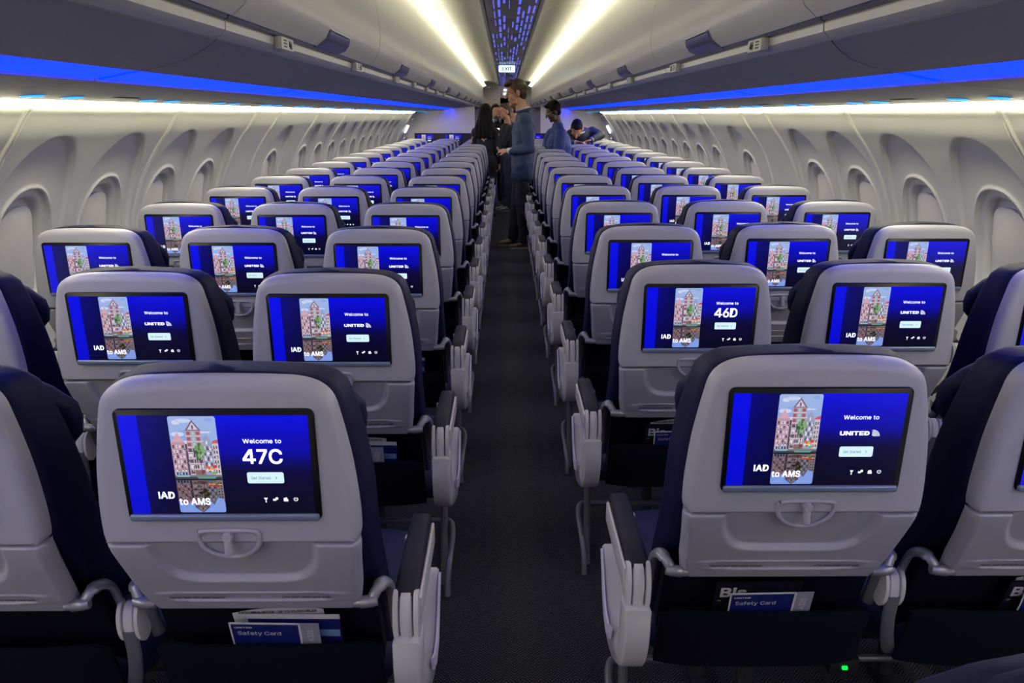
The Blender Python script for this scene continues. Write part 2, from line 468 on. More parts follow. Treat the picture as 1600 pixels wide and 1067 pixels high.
for sd in (-1, 1):
    bi = 0
    sn = 'left' if sd < 0 else 'right'
    proto = None
    for y0, y1 in zip(b_edges, b_edges[1:]):
        if y1 > 22: break
        yc = y0
        if proto is None:
            t = empty('overhead_bin', (CX, yc, 0)); L = BP
            sweep(mir(door, sd), .003, L-.003, -.012*sd).build('bin_door', 'bin', t, ang=60)
            sweep(mir(groove, sd), .003, L-.003, -.006*sd).build('grip_channel', 'groove', t)
            sweep(mir(rail, sd), .003, L-.003, -.006*sd).build('lower_rail', 'rail', t)
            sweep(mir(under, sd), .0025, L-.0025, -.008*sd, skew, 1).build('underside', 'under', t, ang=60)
            # paddle latch
            mb = MB(); yl = .82
            mb.loft([[(sd*x, yl+yy, z) for yy, z in ((-.055, 0), (.055, 0), (.05, .0), (-.05, .0))] for x, z in ((.5, 0),)], False, False) if False else None
            prof = [(.541, 1.697), (.547, 1.680), (.560, 1.665), (.588, 1.655)]
            rings = []
            for k, (x, z) in enumerate(prof):
                wv = .135+.008*k/3
                rings.append([(sd*(x-.006), yl-wv, z-.002), (sd*(x-.006), yl+wv, z-.002), (sd*(x+.003), yl+wv, z+.006), (sd*(x+.003), yl-wv, z+.006)])
            mb.loft(rings); la = mb.build('latch', 'latch', t)
            mb = MB(); mb.rbox((sd*.536, yl, 1.700), (.006, .27, .004), .0015); mb.build('latch_lip', 'rim', la)
            # row plates hung under the rail
            proto = t; first = t
        else:
            t = copy_tree(proto); t.location = (CX, yc, 0)
        vis = y1 > 1.5
        if vis: bi += 1
        tag(t, '%s overhead bin with rounded grey door, %s from the camera' % (sn, ordn[min(bi, 17)-1] if bi else 'behind the camera'), 'overhead bin', 'overhead bins on the %s' % sn)
    # blue strip, outer service panel, reading lights
    n = 0
    proto_s = proto_p = None
    for k in range(-4, 12):
        y0 = 3.59+BP*k
        if y0 > 17 : break
        last = y0+BP > 14 and False
        if proto_s is None:
            t = sweep(mir(blue, sd), .016, BP-.016, -.004*sd).build('blue_light_strip', 'e_blue'); proto_s = t
            p = empty('service_panel', (CX, y0, 0)); proto_p = p
            def sk2(x): return 0
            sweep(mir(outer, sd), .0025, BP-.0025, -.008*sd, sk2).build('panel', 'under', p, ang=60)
            for j, (yy, r) in enumerate(((.30, .042), (.52, .042), (1.06, .042), (1.28, .042))):
                mb = MB(); mb.cyl((sd*1.478, yy, 1.527), (sd*.08, 0, 1), r, .010, 16, .1); q = mb.build('reading_light', 'groove', p)
                mb = MB(); mb.cyl((sd*1.478, yy, 1.522), (sd*.08, 0, 1), r*.8, .006, 16, .1); mb.build('lens', 'e_cyan', q)
            for yy in (.78,):
                mb = MB(); mb.rbox((sd*1.44, yy, 1.530), (.05, .16, .010), .004); mb.build('speaker_grille', 'frame_dark', p)
        else:
            t = proto_s.copy(); COL.objects.link(t); p = copy_tree(proto_p); p.location = (CX, y0, 0)
        t.location = (CX, y0, 0)
        tag(t, 'glowing blue strip under the %s bins' % sn, 'light strip', 'blue light strips on the %s' % sn)
        tag(p, 'grey service panel with glowing round reading lights above the %s windows' % sn, 'service panel', 'service panels on the %s' % sn)
    # window-side cove light, one per wall panel
    for y0, y1 in zip(seams, seams[1:]):
        L = y1-y0
        mb = sweep(mir([(1.594, 1.520), (1.610, 1.512), (1.628, 1.502), (1.645, 1.492)], sd), .008, L-.008, -.004*sd)
        o = mb.build('wall_light_strip', 'e_wall', loc=(CX, y0, 0)); tag(o, 'warm white light strip along the top of the %s wall' % sn, 'light strip', 'wall light strips on the %s' % sn)
    # dark backing above panels
# row number plates
rows_at = {46: 1.95, 45: 2.88, 44: 3.90, 43: 4.65, 42: 5.4, 41: 6.15, 40: 6.9}
for sd in (-1, 1):
    for rn, yy in rows_at.items():
        t = empty('row_number_plate', (CX+sd*.584, yy, 1.634))
        mb = MB(); mb.rbox((0, 0, 0), (.020, .105, .030), .004); mb.build('plate', 'plate', t)
        mb = MB(); xd = (0, -sd, 0) if True else 0
        put_text(mb, '%d' % rn, .022, (-sd*.0107, .018, 0), (0, sd*-1, 0), (0, 0, 1), bold=.0005, fit=.026, fh=.019)
        for k in range(3): mb.rbox((-sd*.0103, -.024, -.007+.007*k), (.001, .026, .0035), 0)
        mb.build('lettering', 'ink', t, smooth=False)
        tag(t, 'small grey plate with row number %d under the %s bin rail' % (rn, 'left' if sd < 0 else 'right'), 'sign', 'row number plates')

# ------------------------------------------------------------------ far end: bulkheads, doors, doorway
def bulkhead(sd):
    pts = []
    xin = .60
    for j in range(0, 26):
        p, _ = prof_at(ATOT*j/25); pts.append((sd*(p.x+.03), p.y))
    poly = [(sd*xin, 0)]+pts+[(sd*1.58, 1.535), (sd*xin, 1.64)]
    mb = MB(); mb.loft([[(x, 0, z) for x, z in poly], [(x, .05, z) for x, z in poly]])
    return mb.build('wall_front_'+('left' if sd < 0 else 'right'), 'cream', loc=(CX, 14.02, 0))
for sd in (-1, 1):
    tag(bulkhead(sd), kind='structure')
# galley wall and dark doorway at the far end of the aisle
for x0, x1, z0, z1, nm, mt in ((-1.9, -.12, 0, 2.2, 'wall_front', 'cream'), (.20, 1.98, 0, 2.2, 'wall_front', 'cream'), (-.12, .20, 1.84, 2.2, 'wall_front', 'cream')):
    mb = MB(); mb.rbox(((x0+x1)/2, 18.2, (z0+z1)/2), (x1-x0, .08, z1-z0), .01); tag(mb.build(nm, mt), kind='structure')
mb = MB(); mb.rbox((-.02, 21.3, 1.0), (2.4, .06, 2.3), .01); tag(mb.build('wall_front', 'dark'), kind='structure')  # dark-coloured sheet stands in for the unlit space beyond the doorway
for sd in (-1, 1):
    mb = MB(); mb.rbox((0, 0, 0), (.20, .14, .075), .034, 4)
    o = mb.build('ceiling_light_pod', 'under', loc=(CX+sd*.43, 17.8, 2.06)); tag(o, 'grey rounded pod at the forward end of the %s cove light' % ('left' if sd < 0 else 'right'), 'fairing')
# cross-aisle lamps near the doorway
for i, (x, y, z, sx) in enumerate(((-.01, 18.145, 2.02, .06), (.02, 18.145, 1.93, .14))):
    mb = MB(); mb.rbox((0, 0, 0), (sx, .03, .035), .008)
    o = mb.build('doorway_lamp', 'e_white', loc=(x, y, z)); tag(o, ('upper' if i == 0 else 'lower')+' small white lamp above the dark doorway at the far end', 'lamp')
# emergency exit doors near the front, both sides
for sd in (-1, 1):
    t = empty('door_%d' % (1 if sd < 0 else 2), (CX, 13.36, 0)); tag(t, kind='structure')
    vs = []
    mb = MB(); rings = []
    for yy in (0, .02, .62, .64):
        ring = []
        for j in range(0, 31):
            p, nrm = prof_at(ATOT*j/30); q = p-nrm*(.02 if 0 < yy < .64 else 0); ring.append((sd*q.x, yy, q.y))
        rings.append(ring)
    mb.loft(rings, False, False, closed=False); mb.build('door_panel', 'wall', t)
    mb = MB(); mb.rbox((sd*1.80, .30, 1.22), (.03, .11, .15), .03, 3, Matrix.Rotation(sd*-.5, 3, 'Y')); mb.build('door_window', 'e_white', t)  # glowing white block stands in for a bright highlight on the door
    mb = MB(); mb.tube(spline([(sd*1.70, .12, 1.38), (sd*1.66, .2, 1.40), (sd*1.66, .42, 1.40), (sd*1.70, .5, 1.38)], 4), .014); mb.build('door_handle', 'steel', t)
    mb = MB(); mb.rbox((sd*1.83, .3, 1.06), (.04, .42, .05), .015); mb.build('grab_bar', 'steel', t)

# EXIT sign hung from the ceiling
t = empty('exit_sign', (.02, 10.4, 2.05))
mb = MB(); mb.rbox((0, 0, 0), (.215, .05, .085), .012, 3); mb.build('housing', 'e_sign', t)
mb = MB(); mb.rbox((0, .0, .050), (.06, .03, .03), .004); mb.build('mount', 'rail', t)
mb = MB(); put_text(mb, 'EXIT', .05, (0, -.0262, 0), bold=.0008, fit=.13, fh=.045); mb.build('lettering', mat('sign_ink', (.05, .12, .15), .5), t, smooth=False)
tag(t, 'lit white exit sign hanging from the ceiling above the aisle', 'sign')

# ------------------------------------------------------------------ screen picture
def build_display():
    Wd, Hd = .289, .168
    V = []; F = []; Cc = []
    def poly(pts, cols, layer):
        o = len(V)
        for u, v in pts: V.append(((u-.5)*Wd, -.00007*layer, -v*Hd))
        F.append(tuple(range(o, o+len(pts))))
        if isinstance(cols[0], (int, float)): cols = [cols]*len(pts)
        Cc.extend([(*S(*c), 1) for c in cols])
    def grad(u0, u1, v0, v1, c0, c1, layer, n=1):
        for i in range(n):
            a, b = i/n, (i+1)/n
            ca = [c0[k]+(c1[k]-c0[k])*smooth01(a) for k in range(3)]; cb = [c0[k]+(c1[k]-c0[k])*smooth01(b) for k in range(3)]
            poly([(u0, v0+(v1-v0)*b), (u1, v0+(v1-v0)*b), (u1, v0+(v1-v0)*a), (u0, v0+(v1-v0)*a)], [cb, cb, ca, ca], layer)
    grad(0, .10, 0, 1, (0, 6, 232), (0, 4, 205), 0)
    for i in range(6):
        a = .10+.16*i/6; k = 1-i/5
        grad(a, .10+.16*(i+1)/6, 0, 1, (0, 0, 92+30*k), (2, 0, 40+20*k), 0)
    grad(.26, .50, 0, 1, (2, 0, 60), (2, 0, 20), 0)
    grad(.50, 1, 0, .30, (0, 2, 222), (0, 0, 175), 0, 3)
    grad(.50, 1, .30, .62, (0, 0, 175), (3, 0, 48), 0, 6)
    grad(.50, 1, .62, 1, (3, 0, 48), (2, 0, 24), 0, 2)
    # the canal photograph
    U0, U1, V0, V1 = .262, .513, .008, .988
    rnd = random.Random(3)
    def pp(pts, c, layer, refl=False):
        q = []
        for x, y in pts:
            if refl: y = .655+(.62-y)*.60
            q.append((U0+(U1-U0)*x, V0+(V1-V0)*min(y, 1.0)))
        poly(q if True else q[::-1], c, layer)
    def rect(x0, y0, x1, y1, c, layer, refl=False): pp([(x0, y1), (x1, y1), (x1, y0), (x0, y0)], c, layer, refl)
    # rounded sky card
    card = []
    for (cx, cy, a0) in ((.95, .02, -90), (.95, .98, 0), (.05, .98, 90), (.05, .02, 180)):
        for k in range(4):
            a = math.radians(a0+k*30); card.append((cx+.05*math.cos(a), cy+.02*math.sin(a)))
    pp(card[::-1], [((118+40*(1-y), 150+30*(1-y), 226)) for x, y in card[::-1]], 1)
    for k in range(16):
        x = rnd.uniform(.08, .92); y = rnd.uniform(.03, .26); ww = rnd.uniform(.06, .2); hh = rnd.uniform(.008, .025)
        x = min(max(x, ww), 1-ww); c = rnd.choice([(186, 200, 238), (205, 212, 240), (140, 165, 228)])
        pp([(x+ww*math.cos(-j*PI/4), y+hh*math.sin(-j*PI/4)) for j in range(8)], c, 1.5+.05*k)
    for refl in (False, True):
        m_ = (lambda c: (c[0]*.8+36, c[1]*.8+36, c[2]*.8+42)) if not refl else (lambda c: (c[0]*.52+18, c[1]*.50+16, c[2]*.48+22))
        L0 = 3 if not refl else 3
        brick = (176, 120, 132); light = (222, 214, 224); dk = (40, 36, 52)
        # left step gabled house
        pp([(.0, .62), (.30, .62), (.30, .27), (.25, .23), (.20, .21), (.155, .155), (.11, .21), (.06, .24), (.0, .27)], m_((188, 140, 150)), L0, refl)
        pp([(.02, .26), (.29, .26), (.155, .165)], m_((214, 160, 170)), L0+.2, refl)
        for r in range(6):
            for c_ in range(4):
                x = .03+c_*.068; y = .29+r*.052
                rect(x, y, x+.035, y+.032, m_(light if (r+c_) % 3 else dk), L0+.4, refl)
        rect(.02, .56, .29, .62, m_((150, 160, 190)), L0+.4, refl)
        for c_ in range(4): rect(.04+c_*.065, .57, .075+c_*.065, .62, m_((24, 32, 62)), L0+.5, refl)
        # dark gap
        rect(.295, .28, .345, .62, m_((50, 44, 66)), L0, refl)
        # central tower
        pp([(.34, .62), (.66, .62), (.66, .14), (.50, .045), (.34, .14)], m_((178, 146, 152)), L0+.1, refl)
        pp([(.33, .145), (.67, .145), (.50, .035)], m_((118, 84, 100)), L0+.2, refl)
        pp([(.39, .135), (.61, .135), (.50, .06)], m_((200, 206, 226)), L0+.3, refl)
        rect(.48, .09, .52, .13, m_((130, 60, 80)), L0+.4, refl)
        for r in range(8):
            y = .155+r*.057
            rect(.34, y+.040, .66, y+.046, m_((225, 216, 222)), L0+.3, refl)
            for c_, cc in ((0, (150, 66, 80)), (1, (120, 190, 200) if r < 3 else (52, 44, 60)), (2, (150, 66, 80))):
                x = .36+c_*.10
                if c_ != 1 and r >= 3: cc = (70, 56, 74) if r % 2 else (226, 220, 226)
                rect(x, y, x+.075, y+.034, m_(cc), L0+.4, refl)
                if c_ == 1: rect(x+.032, y, x+.042, y+.034, m_(light), L0+.45, refl)
        # right stepped gable
        pp([(.66, .62), (.87, .62), (.87, .27), (.84, .27), (.84, .235), (.81, .235), (.81, .205), (.785, .205), (.765, .155), (.745, .205), (.72, .205), (.72, .235), (.69, .235), (.69, .27), (.66, .27)], m_((146, 150, 176)), L0+.15, refl)
        for r in range(6):
            for c_ in range(3):
                x = .685+c_*.06; y = .25+r*.056
                if r == 0 and c_ != 1: continue
                rect(x, y, x+.032, y+.036, m_((236, 236, 240) if (r+c_) % 2 else (52, 56, 84)), L0+.4, refl)
        # far right house
        pp([(.87, .62), (1.0, .62), (1.0, .24), (.89, .27), (.87, .29)], m_((206, 192, 196)), L0+.15, refl)
        pp([(.86, .275), (1.0, .275), (1.0, .235), (.89, .25)], m_((206, 62, 76)), L0+.3, refl)
        for r in range(6):
            for c_ in range(2): rect(.89+c_*.055, .30+r*.05, .92+c_*.055, .33+r*.05, m_((70, 70, 94)), L0+.4, refl)
        for k in range(150):
            x = rnd.uniform(.0, .97); y = rnd.uniform(.30, .60)
            c = rnd.choice([(40, 38, 56), (230, 226, 232), (120, 78, 88), (90, 92, 120), (206, 176, 176)])
            rect(x, y, x+rnd.uniform(.010, .026), y+rnd.uniform(.006, .016), m_(c), L0+.5, refl)
        # tree
        for k in range(22):
            a = rnd.uniform(0, 6.28); rr = rnd.uniform(0, 1)**.6
            x = .59+.115*rr*math.cos(a); y = .37+.085*rr*math.sin(a); s_ = rnd.uniform(.02, .04)
            c = rnd.choice([(70, 120, 60), (104, 152, 92), (50, 92, 54), (130, 165, 120)]) if not refl else rnd.choice([(44, 40, 18), (66, 56, 26), (30, 30, 16)])
            pp([(x+s_*math.cos(-j*PI/3), y+s_*.8*math.sin(-j*PI/3)) for j in range(6)], c, L0+.6+.01*k, refl)
        rect(.585, .43, .60, .60, m_((44, 38, 36)), L0+.9, refl)
        # cafe awnings
        for x, y, ww, hh, c in ((.68, .51, .09, .02, (236, 92, 40)), (.76, .53, .08, .018, (250, 150, 50)), (.83, .50, .07, .03, (214, 60, 44)), (.70, .545, .12, .012, (255, 210, 120)), (.80, .57, .1, .02, (120, 170, 90)), (.60, .55, .06, .03, (140, 60, 60)), (.90, .53, .08, .02, (240, 190, 150))):
            rect(x, y, x+ww, y+hh, c if not refl else (c[0]*.9, c[1]*.75, c[2]*.6), L0+.95, refl)
        rect(.45, .55, .66, .60, m_((120, 84, 70)), L0+.5, refl)
        if refl: pass
    for u, v, du, dv, c in ((0, .60, 1, .018, (120, 120, 134)), (0, .618, 1, .02, (70, 72, 84)), (0, .638, 1, .018, (36, 34, 44))):
        rect(u, v, u+du, v+dv, c, 5.5)
    pp([(.05, .62), (.30, .62), (.34, .605), (.02, .605)], (150, 190, 200), 5.7); pp([(.50, .64), (.85, .64), (.90, .618), (.46, .618)], (96, 150, 130), 5.7)
    # sky seen between the mirrored roofs at the lower edge
    for pts in ([(.03, .985), (.30, .985), (.28, .93), (.10, .95)], [(.62, .985), (.97, .985), (.99, .86), (.86, .84), (.75, .93), (.66, .95)]):
        pp(pts, (130, 156, 226), 6.0)
    # button
    b = []
    for (cx, cy, a0) in ((.836, .588, -90), (.836, .668, 0), (.658, .668, 90), (.658, .588, 180)):
        for k in range(4):
            a = math.radians(a0+k*30); b.append((cx+.010*math.cos(a), cy+.017*math.sin(a)))
    poly(b[::-1], (214, 244, 252), 2)
    me = bpy.data.meshes.new('display'); me.from_pydata(V, [], F)
    at = me.color_attributes.new('Col', 'FLOAT_COLOR', 'CORNER')
    flat = []
    for c in Cc: flat += list(c)
    at.data.foreach_set('color', flat)
    bm = bmesh.new(); bm.from_mesh(me)
    for f in bm.faces:
        f.normal_update()
        if f.normal.y > 0: f.normal_flip()
    bm.to_mesh(me); bm.free(); me.update()
    me.materials.append(M['screen']); return me
Wd, Hd = .289, .168
def uv(u, v, l): return ((u-.5)*Wd, -l, -v*Hd)
def build_lettering(seat=None):
    mb = MB(); L = .0007
    put_text(mb, 'Welcome to', .0150, uv(.748, .254, L), bold=.00022, spacing=.98, wide=1.08, fit=.0592)
    if seat: put_text(mb, seat, .0345, uv(.742, .41, L), bold=.0006, spacing=.97, fit=.062, fh=.0255)
    else:
        put_text(mb, 'UNITED', .0138, uv(.722, .425, L), bold=.0006, spacing=1.12, fit=.050, fh=.0078)
        # globe quarter: ruled curves
        for k in range(6):
            r = .0025+.0018*k; c = Vector(uv(.824, .458, L))
            pts = [c+Vector((r*1.1*math.cos(a), 0, r*math.sin(a))) for a in [PI/2*j/8 for j in range(9)]]
            mb.tube(pts, .00042, 4, True, .3)
        for a in (.25, .6, .95, 1.3):
            c = Vector(uv(.824, .458, L)); mb.tube([c+Vector((.002*math.cos(a), 0, .002*math.sin(a))), c+Vector((.0125*math.cos(a), 0, .0115*math.sin(a)))], .0003, 4)
    put_text(mb, 'IAD', .0180, uv(.200, .805, L), bold=.0005, fit=.0255, fh=.0123)
    put_text(mb, 'to AMS', .0180, uv(.350, .872, L), bold=.0005, fit=.049, fh=.0123)
    # icons: lamp, bell with note, attendant, power ring
    def disc(u, v, r, n=12): c = Vector(uv(u, v, L)); mb.add([c+Vector((r*math.cos(a), 0, r*math.sin(a))) for a in [2*PI*j/n for j in range(n)]], [tuple(range(n))])
    def bx(u, v, wu, hv): c = Vector(uv(u, v, L)); mb.add([c+Vector((sx*wu, 0, sz*hv)) for sx, sz in ((-1, -1), (1, -1), (1, 1), (-1, 1))], [(0, 1, 2, 3)])
    c = Vector(uv(.737, .85, L)); mb.add([c+Vector(p) for p in ((-.0032, 0, .0026), (.0032, 0, .0026), (.0012, 0, -.001), (-.0012, 0, -.001))], [(0, 1, 2, 3)]); bx(.737, .872, .0009, .002)
    bx(.784, .856, .0024, .0018); disc(.797, .842, .0024)
    bx(.846, .862, .0036, .0018); disc(.848, .842, .0020); bx(.838, .85, .0012, .0022)
    c = Vector(uv(.900, .85, L)); mb.tube([c+Vector((.0030*math.sin(a), 0, .0030*math.cos(a))) for a in [.6+5.08*j/14 for j in range(15)]], .0006, 4); bx(.900, .842, .0005, .0018)
    return mb
def build_button_text():
    mb = MB(); put_text(mb, 'Get Started', .0088, uv(.722, .628, .0007), fit=.030, fh=.0048); put_text(mb, '>', .011, uv(.805, .628, .0007), fit=.0025, fh=.0055); return mb
DISPLAY = build_display()

# ------------------------------------------------------------------ the seat
TOP = [(.0, 1.0885), (.07, 1.0875), (.115, 1.0845), (.145, 1.0785), (.166, 1.067), (.179, 1.049), (.186, 1.022), (.1935, .985), (.201, .94), (.206, .89), (.2085, .85), (.2085, .820), (.2065, .8085), (.200, .8035)]
def upper_outline():
    half = [(p.x, p.y) for p in spline([(a, b, 0) for a, b in TOP[:12]], 3)]+TOP[12:]
    return half+[(-x, z) for x, z in reversed(half) if x > 1e-6]
def inset(poly, d):
    n = len(poly); out = []; cx = 0; cz = .95
    for i, (x, z) in enumerate(poly):
        a = Vector(poly[i-1]); b = Vector(poly[(i+1) % n]); t = (b-a)
        if t.length < 1e-9: out.append((x, z)); continue
        t.normalize(); nn = Vector((-t.y, t.x))
        if nn.dot(Vector((cx-x, cz-z))) < 0: nn = -nn
        out.append((x+nn.x*d, z+nn.y*d))
    return out
def rrect(w_, h_, r, n=5):
    out = []
    for (cx, cz, a0) in ((w_/2-r, h_/2-r, 0), (-w_/2+r, h_/2-r, 90), (-w_/2+r, -h_/2+r, 180), (w_/2-r, -h_/2+r, 270)):
        for k in range(n+1):
            a = math.radians(a0+90*k/n); out.append((cx+r*math.cos(a), cz+r*math.sin(a)))
    return out
def lower_y(z): return .002+.075*((.801-z)/.177)**1.15 if z < .801 else .002
def make_seat():
    t = empty('airline_seat')
    # rear shell around the screen
    ol = upper_outline(); mb = MB()
    rings = []
    for d, y in ((0, .034), (0, .022), (.0015, .013), (.0045, .0065), (.010, .0025), (.020, .0)):
        pl = inset(ol, d) if d else ol
        pl = [(x, zo+(z-zo)*.3 if zo < .825 else z) for (x, z), (xo, zo) in zip(pl, ol)]
        rings.append([(x, y, z) for x, z in pl])
    mb.loft(rings, True, True); mb.build('back_shell', 'shell', t, ang=50)
    # screen: black rounded bezel, lit display, lower strip, words
    mb = MB(); zc = 1.042-.096
    r0 = rrect(.3066, .192, .011); r1 = rrect(.3040, .1894, .010)
    mb.loft([[(x, .012, zc+z) for x, z in r0], [(x, -.0025, zc+z) for x, z in r0], [(x, -.004, zc+z) for x, z in r1]])
    scr = mb.build('screen', 'black', t, ang=50)
    d = bpy.data.objects.new('display', DISPLAY); COL.objects.link(d); d.parent = scr; d.location = (-.001, -.0043, 1.032)
    mb = MB(); mb.rbox((0, -.0050, .8572), (.300, .008, .0125), .0038, 3)
    for x in (-.105, -.085, -.06): mb.rbox((x, -.0093, .8575), (.004, .001, .002), 0)
    mb.build('lower_strip', 'strip', scr)
    le = build_lettering().build('lettering', 'e_text', scr, smooth=False); le.location = (-.001, -.0043, 1.032)
    bt = build_button_text().build('button_text', mat('button_ink', (.02, .05, .12), .5, emit=(.05, .12, .22), estr=.6), scr, smooth=False); bt.location = (-.001, -.0043, 1.032)
    # tray table: stepped panel with a U-shaped recess and a text groove
    mb = MB(); nx, nz = 110, 90; vs = []; fs = []
    def hw(z): return lerp_tab([(.620, .178), (.637, .187), (.68, .195), (.74, .201), (.79, .207), (.801, .206)], z)[0]
    for j in range(nz+1):
        z = .801-.180*j/nz
        for i in range(nx+1):
            u = -1+2*i/nx; x = u*hw(z); y = lower_y(z)
            # U recess
            xb = .142-.018*smooth01((.79-z)/.09)
            e = sell(x, z-.83, xb, .124, 6.0)
            y += .013*smooth01((1-e)/.11)
            # groove holding the placard words
            g = sell(x, z-.664, .150, .0125, 6)
            y += -.0028*math.exp(-((g-1)/.12)**2)+.0024*smooth01((1-g)/.2)
            # rounded border
            y += .012*(smooth01((abs(u)-.93)/.07))**2+.008*(smooth01((z-.797)/.004))**2*.5+.01*(smooth01((.627-z)/.006))**2
            vs.append((x, y, z))
    for j in range(nz):
        for i in range(nx):
            a = j*(nx+1)+i; fs.append((a, a+nx+1, a+nx+2, a+1))
    o = len(vs); rim = [i for i in range(nx+1)]+[(j+1)*(nx+1)-1 for j in range(1, nz+1)]+[nz*(nx+1)+i for i in range(nx-1, -1, -1)]+[j*(nx+1) for j in range(nz-1, 0, -1)]
    for k in rim: vs.append((vs[k][0]*.99, vs[k][1]+.022, vs[k][2]))
    for k in range(len(rim)): fs.append((rim[k], rim[(k+1) % len(rim)], o+(k+1) % len(rim), o+k))
    fs.append(tuple(o+k for k in range(len(rim))))
    mb.add(vs, fs); tr = mb.build('tray_table', 'shell', t, ang=60)
    mb = MB(); yy = lower_y(.664)-.0030
    tilt = Vector((0, -.50, 1)).normalized()
    put_text(mb, 'Fasten seat belt while seated', .0088, (-.092, yy, .664), ydir=tilt, wide=.85, bold=.00025, fit=.096)
    put_text(mb, 'Life vest under your seat', .0088, (.098, yy, .664), ydir=tilt, wide=.85, bold=.00025, fit=.084)
    mb.build('placard_lettering', 'ink', tr, smooth=False)
    # latch: D-shaped ring, dish and turning lever
    mb = MB(); pts = []
    for x, z in ((-.046, .829), (-.030, .8315), (0, .8315), (.030, .8315), (.046, .829)): pts.append((x, -.002, z))
    arcp = [(.0485*math.cos(a), .0, .817+.040*math.sin(a)*1.0) for a in [-.12-2.9*j/14 for j in range(15)]]
    for k, (x, y, z) in enumerate(arcp): arcp[k] = (x, lower_y(min(z, .801))-.001, z)
    loop = pts+[(.0485, -.001, .822)]+arcp+[(-.0485, -.001, .822)]
    loop = spline(loop+[loop[0]], 3)
    mb.tube(loop, .0042, 8, False); lt = mb.build('table_latch', 'shell', t, ang=80)
    mb = MB(); ring = [(p.x*.96, p.y+.003, p.z) for p in loop[:-1]]
    mb.loft([ring, [(x, y+.004, z) for x, y, z in ring]]); mb.build('latch_dish', 'shell', lt)
    mb = MB(); mb.rbox((.0, -.006, .806), (.013, .012, .036), .005, 3, Matrix.Rotation(-.1, 3, 'X')); mb.cyl((0, -.004, .822), (0, 1, 0), .0085, .016, 14); mb.build('latch_lever', 'shell', lt)
    # backrest cushion
    def shw(z): return lerp_tab([(.44, .215), (.6, .214), (.75, .213), (.85, .2150), (.89, .2125), (.94, .2075), (.985, .200), (1.022, .1925), (1.049, .1855), (1.067, .1725), (1.0785, .1515), (1.086, .119), (1.090, .078), (1.0925, .03)], z)[0]
    def sy0(z): return lerp_tab([(.44, .20), (.55, .165), (.64, .13), (.72, .075), (.80, .027), (.90, .027), (1.0925, .030)], z)[0]
    def sy1(z): return lerp_tab([(.44, .285), (.55, .26), (.7, .205), (.85, .170), (1.0, .142), (1.05, .130), (1.078, .110), (1.0925, .078)], z)[0]
    mb = MB(); rings = []
    zs = [.44+.61*k/26 for k in range(27)]+[1.06, 1.067, 1.073, 1.0785, 1.083, 1.0865, 1.090, 1.0925]; zs = sorted(set(round(z, 4) for z in zs))
    for z in zs:
        h_, a, b = shw(z), sy0(z), sy1(z); ring = []
        for k in range(40):
            th = 2*PI*(k+.5)/40; c, s_ = math.cos(th), math.sin(th); e = 2/7.0
            ring.append((h_*math.copysign(abs(c)**e, c), (a+b)/2+(b-a)/2*math.copysign(abs(s_)**e, s_), z))
        rings.append(ring)
    mb.loft(rings); mb.build('backrest_cushion', 'leather', t, ang=70)
    # headrest pad with side wings
    mb = MB(); rings = []
    for z, h_, a, b in ((.895, .150, .150, .178), (.902, .178, .142, .190), (.92, .193, .136, .200), (.95, .198, .128, .205), (.98, .196, .116, .202), (1.01, .188, .102, .192), (1.03, .176, .092, .180), (1.045, .160, .084, .168), (1.055, .138, .082, .155), (1.061, .100, .085, .142), (1.064, .04, .095, .125)):
        ring = []
        for k in range(32):
            th = 2*PI*k/32; c, s_ = math.cos(th), math.sin(th); e = 2/3.4
            x = h_*math.copysign(abs(c)**e, c); y = (a+b)/2+(b-a)/2*math.copysign(abs(s_)**e, s_)
            y += .012*smooth01((abs(x)-.12)/.08)
            ring.append((x, y, z-.018*(x/.2)**2 if z > 1.0 else z))
        rings.append(ring)
    mb.loft(rings); mb.build('headrest', 'leather', t, ang=70)
    # seat cushion
    mb = MB(); rings = []
    for y, h_, z0, z1 in ((.17, .18, .38, .44), (.18, .215, .36, .462), (.24, .226, .34, .468), (.40, .228, .34, .472), (.55, .228, .34, .478), (.60, .222, .345, .470), (.625, .20, .37, .445)):
        ring = []
        for k in range(24):
            th = 2*PI*k/24; c, s_ = math.cos(th), math.sin(th); e = 2/4.5
            ring.append((h_*math.copysign(abs(c)**e, c), y, (z0+z1)/2+(z1-z0)/2*math.copysign(abs(s_)**e, s_)))
        rings.append(ring)
    mb.loft(rings); mb.build('seat_cushion', 'leather_seat', t, ang=70)
    # fabric back panel behind the cards and literature pocket in front of it
    mb = MB(); mb.loft([[(x, lerp_tab([(.30, .20), (.45, .175), (.65, .118)], z)[0]+yo, z) for x, yo in ((-.205, 0), (.205, 0), (.205, .03), (-.205, .03))] for z in (.40, .45, .52, .58, .652)])
    mb.build('back_panel', 'pocket', t)
    mb = MB(); rings = []
    for z in (.372, .378, .395, .43, .47, .505, .522, .526):
        ring = []
        y = lerp_tab([(.27, .168), (.40, .142), (.5, .118), (.526, .116)], z)[0]
        for k in range(21):
            u = -1+2*k/20; x = u*.212; drop = .016*max(0, (abs(u)-.8)/.2)**2
            ring.append((x, y-.020*(1-u**4)*min(1, (z-.25)/.1), z-drop*(1 if z > .5 else 0)))
        ring += [(x, yy+.008, z) for x, yy, z in reversed(ring)]
        rings.append(ring)
    mb.loft(rings); mb.build('literature_pocket', 'pocket', t, ang=60)
